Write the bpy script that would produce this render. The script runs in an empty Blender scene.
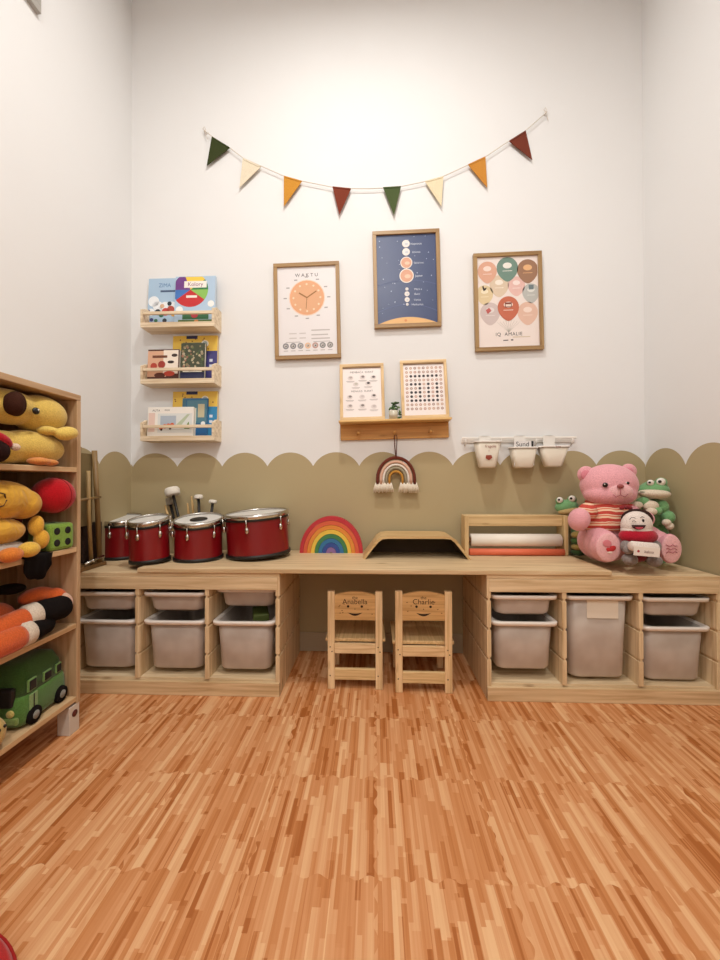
import bpy, bmesh, math, random
from mathutils import Vector, Matrix, Euler
random.seed(7)
R = math.radians
S = bpy.context.scene
C = S.collection

# ------------------------------------------------------------ camera
F, YAW, PIT, ROL, H = 385.13, .0387, .007, -.0027, .9032
_r = Vector((math.cos(YAW), math.sin(YAW), 0)); _f = Vector((-math.sin(YAW), math.cos(YAW), 0)); _u = Vector((0, 0, 1))
FW = _f*math.cos(PIT)+_u*math.sin(PIT); _u2 = _u*math.cos(PIT)-_f*math.sin(PIT)
RT = _r*math.cos(ROL)+_u2*math.sin(ROL); UP = _u2*math.cos(ROL)-_r*math.sin(ROL)
O = Vector((0, 0, H))
cam = bpy.data.cameras.new('camera'); co = bpy.data.objects.new('camera', cam); C.objects.link(co)
cam.sensor_fit = 'VERTICAL'; cam.sensor_height = 36; cam.lens = F/960*36; cam.clip_start = .02
M = Matrix((RT, UP, -FW)).transposed().to_4x4(); M.translation = O
co.matrix_world = M; S.camera = co


def at(u, v, Y=None, X=None, Z=None):
    """a measured point of the photograph on the plane of known depth, side or height"""
    d = FW+(u-360)/F*RT+(480-v)/F*UP
    t = (Y/d.y) if Y is not None else ((X/d.x) if X is not None else (Z-H)/d.z)
    return O+d*t


def px(n, y):      # n pixels in metres at depth y
    return n*y/F

# ------------------------------------------------------------ materials


def lin(h):
    h = h.lstrip('#'); c = [int(h[i:i+2], 16)/255 for i in (0, 2, 4)]
    return tuple(x/12.92 if x <= .04045 else ((x+.055)/1.055)**2.4 for x in c)+(1,)


_m = {}


def mat(hexc, rough=.6, metal=0, kind='plain', spec=.5, axis='x', scale=1.0):
    key = (hexc, rough, metal, kind, spec, axis, scale)
    if key in _m: return _m[key]
    m = bpy.data.materials.new(kind+'_'+hexc.strip('#')); m.use_nodes = True; _m[key] = m
    nt = m.node_tree; N = nt.nodes; L = nt.links; b = N['Principled BSDF']
    b.inputs['Base Color'].default_value = lin(hexc); b.inputs['Roughness'].default_value = rough
    b.inputs['Metallic'].default_value = metal; b.inputs['Specular IOR Level'].default_value = spec
    tc = N.new('ShaderNodeTexCoord')
    if kind == 'wood':
        mp = N.new('ShaderNodeMapping'); L.new(tc.outputs['Object'], mp.inputs[0])
        s = {'x': (1.2, 26, 26), 'y': (26, 1.2, 26), 'z': (26, 26, 1.2)}[axis]
        mp.inputs['Scale'].default_value = [q*scale for q in s]
        n = N.new('ShaderNodeTexNoise'); n.inputs['Scale'].default_value = 2.2; n.inputs['Detail'].default_value = 5; n.inputs['Distortion'].default_value = .6
        L.new(mp.outputs[0], n.inputs[0])
        mp2 = N.new('ShaderNodeMapping'); L.new(tc.outputs['Object'], mp2.inputs[0])
        s2 = {'x': (2.2, 9, 9), 'y': (9, 2.2, 9), 'z': (9, 9, 2.2)}[axis]; mp2.inputs['Scale'].default_value = s2
        vo = N.new('ShaderNodeTexVoronoi'); vo.inputs['Scale'].default_value = 1.6; L.new(mp2.outputs[0], vo.inputs[0])
        kr = N.new('ShaderNodeValToRGB'); kr.color_ramp.elements[0].position = .03; kr.color_ramp.elements[1].position = .12
        L.new(vo.outputs['Distance'], kr.inputs[0])
        cr = N.new('ShaderNodeValToRGB'); c = lin(hexc)
        cr.color_ramp.elements[0].position = .34; cr.color_ramp.elements[0].color = (c[0]*.78, c[1]*.7, c[2]*.6, 1)
        cr.color_ramp.elements[1].position = .62; cr.color_ramp.elements[1].color = (min(1, c[0]*1.06), min(1, c[1]*1.05), min(1, c[2]*1.05), 1)
        L.new(n.outputs['Fac'], cr.inputs[0])
        mx = N.new('ShaderNodeMix'); mx.data_type = 'RGBA'; L.new(kr.outputs[0], mx.inputs['Factor'])
        mx.inputs['A'].default_value = (c[0]*.45, c[1]*.33, c[2]*.22, 1); L.new(cr.outputs[0], mx.inputs['B'])
        L.new(mx.outputs['Result'], b.inputs['Base Color'])
        bp = N.new('ShaderNodeBump'); bp.inputs['Strength'].default_value = .08; bp.inputs['Distance'].default_value = .002
        L.new(n.outputs['Fac'], bp.inputs['Height']); L.new(bp.outputs[0], b.inputs['Normal'])
    elif kind in ('plush', 'wrinkle', 'cloth'):
        n = N.new('ShaderNodeTexNoise'); n.inputs['Scale'].default_value = {'plush': 260, 'wrinkle': 22, 'cloth': 500}[kind]; n.inputs['Detail'].default_value = 3
        if kind == 'wrinkle': n.inputs['Distortion'].default_value = 1.2
        L.new(tc.outputs['Object'], n.inputs[0])
        c = lin(hexc); cr = N.new('ShaderNodeValToRGB')
        cr.color_ramp.elements[0].position = .3; cr.color_ramp.elements[0].color = (c[0]*.8, c[1]*.76, c[2]*.74, 1)
        cr.color_ramp.elements[1].position = .65; cr.color_ramp.elements[1].color = (min(1, c[0]*1.05), min(1, c[1]*1.05), min(1, c[2]*1.05), 1)
        L.new(n.outputs['Fac'], cr.inputs[0]); L.new(cr.outputs[0], b.inputs['Base Color'])
        bp = N.new('ShaderNodeBump'); bp.inputs['Strength'].default_value = {'plush': .5, 'wrinkle': .7, 'cloth': .3}[kind]
        bp.inputs['Distance'].default_value = {'plush': .003, 'wrinkle': .012, 'cloth': .001}[kind]
        L.new(n.outputs['Fac'], bp.inputs['Height']); L.new(bp.outputs[0], b.inputs['Normal'])
        b.inputs['Sheen Weight'].default_value = .25 if max(lin(hexc)[:3]) > .08 else .0; b.inputs['Sheen Roughness'].default_value = .5
        b.inputs['Specular IOR Level'].default_value = .15
    elif kind == 'bin':
        b.inputs['Transmission Weight'].default_value = 0
        n = N.new('ShaderNodeTexNoise'); n.inputs['Scale'].default_value = 9; n.inputs['Detail'].default_value = 2; L.new(tc.outputs['Object'], n.inputs[0])
        cr = N.new('ShaderNodeValToRGB'); c = lin(hexc)
        cr.color_ramp.elements[0].position = .35; cr.color_ramp.elements[0].color = (c[0]*.82, c[1]*.78, c[2]*.76, 1)
        cr.color_ramp.elements[1].position = .65; cr.color_ramp.elements[1].color = c
        L.new(n.outputs['Fac'], cr.inputs[0]); L.new(cr.outputs[0], b.inputs['Base Color'])
    elif kind == 'plain' and not metal:
        n = N.new('ShaderNodeTexNoise'); n.inputs['Scale'].default_value = 40; L.new(tc.outputs['Object'], n.inputs[0])
        bp = N.new('ShaderNodeBump'); bp.inputs['Strength'].default_value = .04; bp.inputs['Distance'].default_value = .001
        L.new(n.outputs['Fac'], bp.inputs['Height']); L.new(bp.outputs[0], b.inputs['Normal'])
    return m


def wood(h='#e3c79a', axis='x', rough=.5, scale=1.0): return mat(h, rough, kind='wood', axis=axis, scale=scale)
def plush(h): return mat(h, .95, kind='plush')


CHROME = mat('#c9c6c0', .22, 1); BLACK = mat('#17120f', .5); WHITE = mat('#efe9e2', .45)

# ------------------------------------------------------------ mesh builder


class MB:
    def __init__(s): s.bm = bmesh.new(); s.mats = []

    def _add(s, t, m, mx=None, smooth=False):
        if mx is not None: bmesh.ops.transform(t, matrix=mx, verts=t.verts)
        if m is None: i = 0
        else:
            if m not in s.mats: s.mats.append(m)
            i = s.mats.index(m)
        bmesh.ops.recalc_face_normals(t, faces=t.faces)
        for f in t.faces: f.material_index = i; f.smooth = smooth
        me = bpy.data.meshes.new('tmp'); t.to_mesh(me); t.free(); s.bm.from_mesh(me); bpy.data.meshes.remove(me)

    def box(s, x0, x1, y0, y1, z0, z1, m, bev=.0015, mx=None):
        t = bmesh.new(); bmesh.ops.create_cube(t, size=1)
        for v in t.verts: v.co = Vector(((x0+x1)/2+v.co.x*(x1-x0), (y0+y1)/2+v.co.y*(y1-y0), (z0+z1)/2+v.co.z*(z1-z0)))
        if bev: bmesh.ops.bevel(t, geom=t.edges[:], offset=min(bev, .45*min(abs(x1-x0), abs(y1-y0), abs(z1-z0))), segments=2, affect='EDGES', profile=.5)
        s._add(t, m, mx); return s

    def lathe(s, prof, m, mx=None, n=32, smooth=True, caps=True):
        t = bmesh.new(); rings = []
        for r, z in prof: rings.append([t.verts.new((r*math.cos(a), r*math.sin(a), z)) for a in [2*math.pi*k/n for k in range(n)]])
        for a, b in zip(rings, rings[1:]):
            for k in range(n): t.faces.new((a[k], a[(k+1) % n], b[(k+1) % n], b[k]))
        if caps:
            if prof[0][0] > 1e-5: t.faces.new(rings[0][::-1])
            if prof[-1][0] > 1e-5: t.faces.new(rings[-1])
        bmesh.ops.remove_doubles(t, verts=t.verts, dist=1e-6)
        s._add(t, m, mx, smooth); return s

    def ball(s, c, r, m, rot=(0, 0, 0), n=24):
        if not hasattr(r, '__len__'): r = (r, r, r)
        t = bmesh.new(); bmesh.ops.create_uvsphere(t, u_segments=n, v_segments=max(8, n*2//3), radius=1)
        mx = Matrix.Translation(c) @ Euler(rot).to_matrix().to_4x4() @ Matrix.Diagonal((*r, 1))
        s._add(t, m, mx, True); return s

    def tube(s, pts, r, m, n=10, closed=False, taper=None):
        pts = [Vector(p) for p in pts]; t = bmesh.new(); rings = []; N = len(pts); pn = None
        for i, p in enumerate(pts):
            if closed: d = pts[(i+1) % N]-pts[i-1]
            else: d = pts[min(i+1, N-1)]-pts[max(i-1, 0)]
            d.normalize()
            if pn is None: pn = d.orthogonal().normalized()
            pn = (pn-d*pn.dot(d)).normalized(); q = d.cross(pn)
            rr = r if taper is None else taper[i]
            rings.append([t.verts.new(p+pn*math.cos(a)*rr+q*math.sin(a)*rr) for a in [2*math.pi*k/n for k in range(n)]])
        pr = list(zip(rings, rings[1:]))
        if closed: pr.append((rings[-1], rings[0]))
        for a, b in pr:
            for k in range(n): t.faces.new((a[k], a[(k+1) % n], b[(k+1) % n], b[k]))
        if not closed: t.faces.new(rings[0][::-1]); t.faces.new(rings[-1])
        s._add(t, m, None, True); return s

    def prism(s, poly, y0, y1, m, mx=None, bev=0, smooth=False):
        """poly in x,z, extruded along y"""
        t = bmesh.new(); a = [t.verts.new((x, y0, z)) for x, z in poly]; b = [t.verts.new((x, y1, z)) for x, z in poly]
        t.faces.new(a); t.faces.new(b[::-1]); n = len(poly)
        for k in range(n): t.faces.new((a[k], b[k], b[(k+1) % n], a[(k+1) % n]))
        if bev: bmesh.ops.bevel(t, geom=t.edges[:], offset=bev, segments=2, affect='EDGES', profile=.5)
        s._add(t, m, mx, smooth); return s

    def loft(s, secs, m, mx=None, cap0=True, cap1=True, smooth=True):
        """secs: (z, half width, half depth, corner radius, cy)"""
        t = bmesh.new(); rings = []
        for z, w, d, r, cy in secs:
            ring = []
            for cx_, cy_, a0 in ((w-r, d-r, 0), (-(w-r), d-r, 90), (-(w-r), -(d-r), 180), (w-r, -(d-r), 270)):
                for k in range(6):
                    a = R(a0+90*k/5); ring.append(t.verts.new((cx_+r*math.cos(a), cy+cy_+r*math.sin(a), z)))
            rings.append(ring)
        for a, b in zip(rings, rings[1:]):
            n = len(a)
            for k in range(n): t.faces.new((a[k], a[(k+1) % n], b[(k+1) % n], b[k]))
        if cap0: t.faces.new(rings[0][::-1])
        if cap1: t.faces.new(rings[-1])
        s._add(t, m, mx, smooth); return s

    def flat(s, poly, m, layer=1, mx=None, y0=0):
        """thin printed shape in x,z facing -y"""
        y = y0-layer*.00035
        t = bmesh.new(); t.faces.new([t.verts.new((x, y, z)) for x, z in poly])
        if mx is not None: bmesh.ops.transform(t, matrix=mx, verts=t.verts)
        if m not in s.mats: s.mats.append(m)
        for f in t.faces: f.material_index = s.mats.index(m)
        me = bpy.data.meshes.new('tmp'); t.to_mesh(me); t.free(); s.bm.from_mesh(me); bpy.data.meshes.remove(me); return s

    def rect(s, x0, x1, z0, z1, m, layer=1, y0=0): return s.flat([(x0, z0), (x1, z0), (x1, z1), (x0, z1)], m, layer, y0=y0)

    def disc(s, x, z, r, m, layer=1, rz=None, n=28, y0=0):
        rz = rz or r
        return s.flat([(x+r*math.cos(2*math.pi*k/n), z+rz*math.sin(2*math.pi*k/n)) for k in range(n)], m, layer, y0=y0)

    def text(s, body, x, z, size, m, layer=2, y0=0, mx=None, spacing=1.0, sx=1.0):
        cu = bpy.data.curves.new('t', 'FONT'); cu.body = body; cu.size = size; cu.align_x = 'CENTER'; cu.align_y = 'CENTER'; cu.space_character = spacing
        o = bpy.data.objects.new('t', cu); C.objects.link(o); bpy.context.view_layer.update()
        me = bpy.data.meshes.new_from_object(o.evaluated_get(bpy.context.evaluated_depsgraph_get()))
        bpy.data.objects.remove(o); bpy.data.curves.remove(cu)
        T = Matrix.Translation((x, y0-layer*.00035, z)) @ Matrix.Rotation(R(90), 4, 'X') @ Matrix.Diagonal((sx, 1, 1, 1))
        if mx is not None: T = mx @ T
        me.transform(T)
        if m not in s.mats: s.mats.append(m)
        for p in me.polygons: p.material_index = s.mats.index(m)
        s.bm.from_mesh(me); bpy.data.meshes.remove(me); return s

    def build(s, name, parent=None, label=None, mods=None):
        me = bpy.data.meshes.new(name); s.bm.to_mesh(me); s.bm.free()
        for m in s.mats: me.materials.append(m)
        o = bpy.data.objects.new(name, me); C.objects.link(o)
        if parent is not None: o.parent = parent
        if label: o['label'] = label
        if mods:
            r = o.modifiers.new('remesh', 'REMESH'); r.mode = 'VOXEL'; r.voxel_size = mods; r.use_smooth_shade = True
            q = o.modifiers.new('smooth', 'SMOOTH'); q.iterations = 6; q.factor = .6
        return o


def T(x, y, z, rx=0, ry=0, rz=0): return Matrix.Translation((x, y, z)) @ Euler((R(rx), R(ry), R(rz))).to_matrix().to_4x4()


def tag(o, label, cat, group=None):
    o['label'] = label; o['category'] = cat
    if group: o['group'] = group
    return o


def thing(name, label, cat, loc=(0, 0, 0), rot=(0, 0, 0), group=None):
    o = bpy.data.objects.new(name, None); C.objects.link(o); o.location = loc; o.rotation_euler = [R(a) for a in rot]
    o.empty_display_size = .05
    return tag(o, label, cat, group)


def struct(o): o['kind'] = 'structure'; return o


def copy_tree(o, parent=None):
    c = o.copy(); C.objects.link(c)
    if parent: c.parent = parent
    for ch in [q for q in bpy.data.objects if q.parent == o and q != c]: copy_tree(ch, c)
    return c


# ------------------------------------------------------------ room shell
XL, XR, YB, YF, ZC = -1.341, 1.413, 2.07, -1.7, 3.62


def wall_mat(name, axis, x0, pitch):
    m = bpy.data.materials.new(name); m.use_nodes = True; nt = m.node_tree; N = nt.nodes; L = nt.links; b = N['Principled BSDF']
    b.inputs['Roughness'].default_value = .75; b.inputs['Specular IOR Level'].default_value = .25
    tc = N.new('ShaderNodeTexCoord'); sp = N.new('ShaderNodeSeparateXYZ'); L.new(tc.outputs['Object'], sp.inputs[0])

    def mth(op, a, c=None, d=None):
        n = N.new('ShaderNodeMath'); n.operation = op
        for i, v in enumerate((a, c, d)):
            if v is None: continue
            if isinstance(v, (int, float)): n.inputs[i].default_value = v
            else: L.new(v, n.inputs[i])
        return n.outputs[0]
    t = mth('DIVIDE', mth('SUBTRACT', sp.outputs[axis], x0), pitch)
    dx = mth('MULTIPLY', mth('SUBTRACT', mth('FRACT', t), .5), pitch)
    rad = .1415
    top = mth('ADD', mth('SQRT', mth('MAXIMUM', mth('SUBTRACT', rad*rad, mth('MULTIPLY', dx, dx)), 0)), 1.068-rad)
    mask = mth('LESS_THAN', sp.outputs[2], top)
    n = N.new('ShaderNodeTexNoise'); n.inputs['Scale'].default_value = 3; L.new(tc.outputs['Object'], n.inputs[0])
    w = N.new('ShaderNodeMix'); w.data_type = 'RGBA'; L.new(n.outputs['Fac'], w.inputs['Factor']); w.inputs['A'].default_value = lin('#e7e6e5'); w.inputs['B'].default_value = lin('#eae9e8')
    mx = N.new('ShaderNodeMix'); mx.data_type = 'RGBA'; L.new(mask, mx.inputs['Factor']); L.new(w.outputs['Result'], mx.inputs['A']); mx.inputs['B'].default_value = lin('#b6a580')
    L.new(mx.outputs['Result'], b.inputs['Base Color'])
    n2 = N.new('ShaderNodeTexNoise'); n2.inputs['Scale'].default_value = 120; L.new(tc.outputs['Object'], n2.inputs[0])
    bp = N.new('ShaderNodeBump'); bp.inputs['Strength'].default_value = .05; bp.inputs['Distance'].default_value = .001; L.new(n2.outputs['Fac'], bp.inputs['Height']); L.new(bp.outputs[0], b.inputs['Normal'])
    return m


struct(MB().box(XL-.1, XR+.1, YB, YB+.1, -.1, ZC+.1, wall_mat('painted_wall_back', 0, -1.331, .2494), 0).build('wall_back'))
struct(MB().box(XL-.1, XL, YF, YB, -.1, ZC+.1, wall_mat('painted_wall_left', 1, YB-.245*20, .245), 0).build('wall_left'))
struct(MB().box(XR, XR+.1, YF, YB, -.1, ZC+.1, wall_mat('painted_wall_right', 1, YB-.262*20, .262), 0).build('wall_right'))
struct(MB().box(XL-.1, XR+.1, YF-.1, YF, -.1, ZC+.1, mat('#e6e5e3', .8), 0).build('wall_front'))
struct(MB().box(XL, XR, YF, YB, ZC, ZC+.1, mat('#e8e7e5', .85), 0).build('ceiling'))
skirt = mat('#b9ac92', .6)
struct(MB().box(XL, XR, YB-.009, YB, 0, .1, skirt, .002).build('baseboard_back'))
struct(MB().box(XR-.009, XR, YF, 1.60, 0, .1, WHITE, .002).build('baseboard_right'))
struct(MB().box(XL, XL+.009, YF, 1.60, 0, .1, WHITE, .002).build('baseboard_left'))


def floor_mat():
    m = bpy.data.materials.new('strip_wood_mats'); m.use_nodes = True; nt = m.node_tree; N = nt.nodes; L = nt.links; b = N['Principled BSDF']
    b.inputs['Roughness'].default_value = .5; b.inputs['Specular IOR Level'].default_value = .3
    tc = N.new('ShaderNodeTexCoord'); sp = N.new('ShaderNodeSeparateXYZ'); L.new(tc.outputs['Object'], sp.inputs[0])

    def mth(op, a, c=None):
        n = N.new('ShaderNodeMath'); n.operation = op
        for i, v in enumerate((a, c)):
            if v is None: continue
            if isinstance(v, (int, float)): n.inputs[i].default_value = v
            else: L.new(v, n.inputs[i])
        return n.outputs[0]

    def wn(x, y, z=0.0):
        c = N.new('ShaderNodeCombineXYZ')
        for i, v in enumerate((x, y, z)):
            if isinstance(v, (int, float)): c.inputs[i].default_value = v
            else: L.new(v, c.inputs[i])
        w = N.new('ShaderNodeTexWhiteNoise'); L.new(c.outputs[0], w.inputs[0]); return w.outputs['Value']
    x, y = sp.outputs[0], sp.outputs[1]
    wob = mth('MULTIPLY', mth('SINE', mth('MULTIPLY', x, 2*math.pi/.06)), .006)
    wob2 = mth('MULTIPLY', mth('SINE', mth('MULTIPLY', y, 2*math.pi/.06)), .006)
    ty = mth('FLOOR', mth('DIVIDE', mth('ADD', mth('SUBTRACT', y, .286), wob), .3))
    tx = mth('FLOOR', mth('DIVIDE', mth('ADD', x, wob2), .3))
    tile = mth('ADD', mth('MULTIPLY', ty, 13.7), mth('MULTIPLY', tx, 5.3))
    def strip(wd, ln, sd):
        i = mth('FLOOR', mth('DIVIDE', mth('ADD', x, 5+sd*.001), wd)); o_ = wn(i, tile, sd)
        g_ = mth('FLOOR', mth('ADD', mth('DIVIDE', y, ln), mth('MULTIPLY', o_, 7)))
        return wn(i, mth('ADD', g_, mth('MULTIPLY', tile, .31)), sd+1)
    va = strip(.019, .26, 1.0); vb = strip(.0105, .17, 5.0); vc = strip(.0125, .12, 9.0)
    mp = N.new('ShaderNodeMapping'); mp.inputs['Scale'].default_value = (170, 5, 1); L.new(tc.outputs['Object'], mp.inputs[0])
    g = N.new('ShaderNodeTexNoise'); g.inputs['Scale'].default_value = 1; g.inputs['Detail'].default_value = 3; L.new(mp.outputs[0], g.inputs[0])
    v = mth('ADD', mth('MULTIPLY', va, .5), mth('MULTIPLY', vb, .5))
    v = mth('SUBTRACT', v, mth('MULTIPLY', mth('GREATER_THAN', vc, .88), .34))
    v = mth('ADD', v, mth('MULTIPLY', mth('SUBTRACT', g.outputs['Fac'], .5), .4))
    cr = N.new('ShaderNodeValToRGB'); L.new(v, cr.inputs[0]); e = cr.color_ramp.elements
    e[0].position = .0; e[0].color = lin('#a65f2c'); e[1].position = .95; e[1].color = lin('#e2b384')
    k = e.new(.25); k.color = lin('#c07c48'); k = e.new(.55); k.color = lin('#d09262')
    L.new(cr.outputs[0], b.inputs['Base Color'])
    bp = N.new('ShaderNodeBump'); bp.inputs['Strength'].default_value = .12; bp.inputs['Distance'].default_value = .001
    L.new(v, bp.inputs['Height']); L.new(bp.outputs[0], b.inputs['Normal'])
    return m


struct(MB().box(XL-.1, XR+.1, YF-.1, YB+.1, -.1, 0, floor_mat(), 0).build('floor'))

# ceiling lamp (above the frame) and its light
LX, LY = -.08, .86
lamp = thing('ceiling_lamp', 'round white ceiling lamp above the play corner', 'lamp', (LX, LY, ZC))
MB().lathe([(.17, 0), (.17, -.03), (.155, -.04), (.15, -.04), (.15, -.01), (0, -.01)], WHITE).build('lamp_housing', lamp)
em = bpy.data.materials.new('lamp_glow'); em.use_nodes = True; eb = em.node_tree.nodes['Principled BSDF']
eb.inputs['Emission Color'].default_value = (1, 1, .98, 1); eb.inputs['Emission Strength'].default_value = 3
MB().lathe([(.148, -.012), (.148, -.03), (0, -.034)], em).build('lamp_diffuser', lamp)
la = bpy.data.lights.new('ceiling_light', 'AREA'); la.shape = 'DISK'; la.size = .2; la.energy = 27.5; la.spread = R(175); la.color = (1, .985, .945)
lo = bpy.data.objects.new('ceiling_light', la); C.objects.link(lo); lo.location = (LX, LY, ZC-.05)
# unseen fill lamp added behind the camera to brighten the room
fill_lamp = copy_tree(lamp); fill_lamp.location = (.05, -.95, ZC); tag(fill_lamp, 'added round white fill lamp on the ceiling, unseen behind the viewpoint', 'lamp')
l2 = bpy.data.lights.new('fill_light', 'AREA'); l2.shape = 'DISK'; l2.size = .3; l2.energy = 42; l2.color = (1, .985, .945)
l2o = bpy.data.objects.new('fill_light', l2); C.objects.link(l2o); l2o.location = (.05, -.95, ZC-.05)
W = bpy.data.worlds.new('world'); S.world = W; W.use_nodes = True; W.node_tree.nodes['Background'].inputs[0].default_value = (1, .9, .8, 1); W.node_tree.nodes['Background'].inputs[1].default_value = .1

# ventilation grille on the left wall, only its corner in view
vt = thing('wall_vent', 'grey slatted vent grille high on the left wall', 'vent', (XL, 1.2, 2.92))
m = MB(); g_ = mat('#a9a49d', .5)
for a in ((-.27, .27, -.15, -.12), (-.27, .27, .12, .15), (-.27, -.24, -.12, .12), (.24, .27, -.12, .12)): m.box(0, .02, a[0], a[1], a[2], a[3], g_)
m.build('frame', vt)
m = MB()
for k in range(9): m.box(.006, .014, -.239, .239, -.105+k*.026-.008, -.105+k*.026+.008, g_, 0)
m.box(.001, .006, -.2395, .2395, -.1195, .1195, mat('#9a948d', .6), 0); m.build('slats', vt)

# ------------------------------------------------------------ storage frames
D = 1.62
PINE = '#e2c9a2'


def storage_frame(label, x0, pit):
    t = thing('storage_unit', label, 'storage unit', (x0, D, 0), group='pine storage frames under the desktop')
    d = .44; th = .018
    for i in range(4):
        xc = th/2+i*pit
        m = MB(); wz = wood(PINE, 'z')
        m.box(xc-.004, xc+.004, .001, d, .0 if i in (0, 3) else .068, .503, wz, 0)
        zs = [(.0 if i in (0, 3) else .068, .168), (.178, .290), (.301, .411), (.422, .503)]
        for a, b in zs:
            m.box(xc-.009, xc+.009, 0, d, a, b, wz, .002)
        m.build('side_panel' if i in (0, 3) else 'divider', t)
    W_ = 3*pit+th
    MB().box(0, W_, -.001, d, .503, .52, wood(PINE, 'x'), .002).build('top_board', t)
    MB().box(.009, W_-.009, -.003, .015, .449, .5025, wood(PINE, 'x'), .002).build('front_rail', t)
    MB().box(th, W_-th, .012, d, .055, .068, wood('#e5cfab', 'x'), .001).build('bottom_board', t)
    MB().box(.0, W_, -.006, .011, 0, .058, wood('#dcc198', 'x'), .002).build('plinth', t)
    return t


XA, XBB = -.405, .4622
PL, PR = .3045, .307
UL, UR = XA-.018-3*PL, XBB
storage_frame('pine storage frame left of the chairs, full of white bins', UL, PL)
storage_frame('pine storage frame right of the chairs, with a tall bin in the middle', UR, PR)

TUB = mat('#cdc2b8', .35, kind='bin'); RIM = mat('#efe6dd', .35)


def storage_bin(label, base_x, col, ztop, h, push=0, card=False, lab=None):
    pit = PL if base_x == UL else PR; xc = base_x+.009+pit*(col+.5)
    t = thing('storage_bin', label, 'storage bin', (xc, D+.001+push, ztop-h), group='white plastic storage bins')
    w, dd = .122, .195; cy = .215; r = .035
    m = MB(); k = .004
    m.loft([(.0, w-.024, dd-.03, .03, cy), (.004, w-.015, dd-.02, .035, cy), (.014, w-.009, dd-.012, .035, cy), (h*.5, w-.005, dd-.008, r, cy), (h-.006, w, dd, r, cy),
            (h-.006, w-k, dd-k, r, cy), (h*.5, w-.005-k, dd-.008-k, r, cy), (.012, w-.02, dd-.03, .03, cy)], TUB)
    m.build('tub', t)
    m = MB()
    m.loft([(h-.016, w+.003, dd+.002, r, cy), (h-.016, .137, dd+.012, .03, cy), (h-.002, .139, dd+.014, .03, cy), (h, .137, dd+.012, .03, cy),
            (h, w-.003, dd-.002, r, cy), (h-.016, w-.003, dd-.002, r, cy), (h-.016, w+.003, dd+.002, r, cy)], RIM, cap0=False, cap1=False)
    m.build('rim', t)
    if card:
        fy = cy-dd+.001
        MB().box(-.052, .075, fy-.0015, fy+.001, h-.094, h-.02, mat('#e8ddcc', .6), 0).build('paper_label', t, label='blank cream label taped on the front')
    return t


g1, g2 = .431, .309
for c, w_ in enumerate(('left', 'middle', 'right')):
    storage_bin('shallow white bin at the top of the %s column of the left storage frame' % w_, UL, c, g1+(.009 if c == 2 else 0), .088, push=.04 if c == 2 else 0)
    storage_bin('deep white bin at the bottom of the %s column of the left storage frame' % w_, UL, c, g2, .219)
storage_bin('shallow white bin at the top left of the right storage frame', UR, 0, g1, .09)
storage_bin('deep white bin at the bottom left of the right storage frame', UR, 0, g2+.012, .21)
storage_bin('tall white bin with a blank paper label, in the middle of the right frame', UR, 1, g1, .35, card=True)
storage_bin('shallow white bin at the top right of the right storage frame', UR, 2, g1-.004, .085)
storage_bin('deep white bin at the bottom right of the right storage frame', UR, 2, g2-.002, .232)
# what peeks out of two bins
xc = UR+.009+PR*1.5
tag(MB().ball((xc-.04, D+.17, .43), (.06, .09, .022), plush('#a8222c'), rot=(0, 0, .2)).build('cloth_bundle'), 'dark red cloth showing above the rim of the tall bin', 'cloth')
xc = UL+.009+PL*2.5
tag(MB().box(-.035, .035, -.05, .05, -.02, .02, mat('#5d6a33', .5), .006, T(xc+.035, D+.15, .296, 6, 0, 20)).build('toy_block'), 'olive green toy block lying in the open deep bin', 'toy')

# desktop
DX0, DX1 = at(137, 571, Y=1.612).x, at(612, 574, Y=1.612).x
dt = MB().box(DX0, DX1, D-.008, D+.44, .5205, .5405, wood('#dac19a', 'x'), .003).build('desktop')
tag(dt, 'long pale wooden desktop spanning the two storage frames', 'desktop')
DZ = .5405; UZ = .52

# ------------------------------------------------------------ chairs


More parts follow.
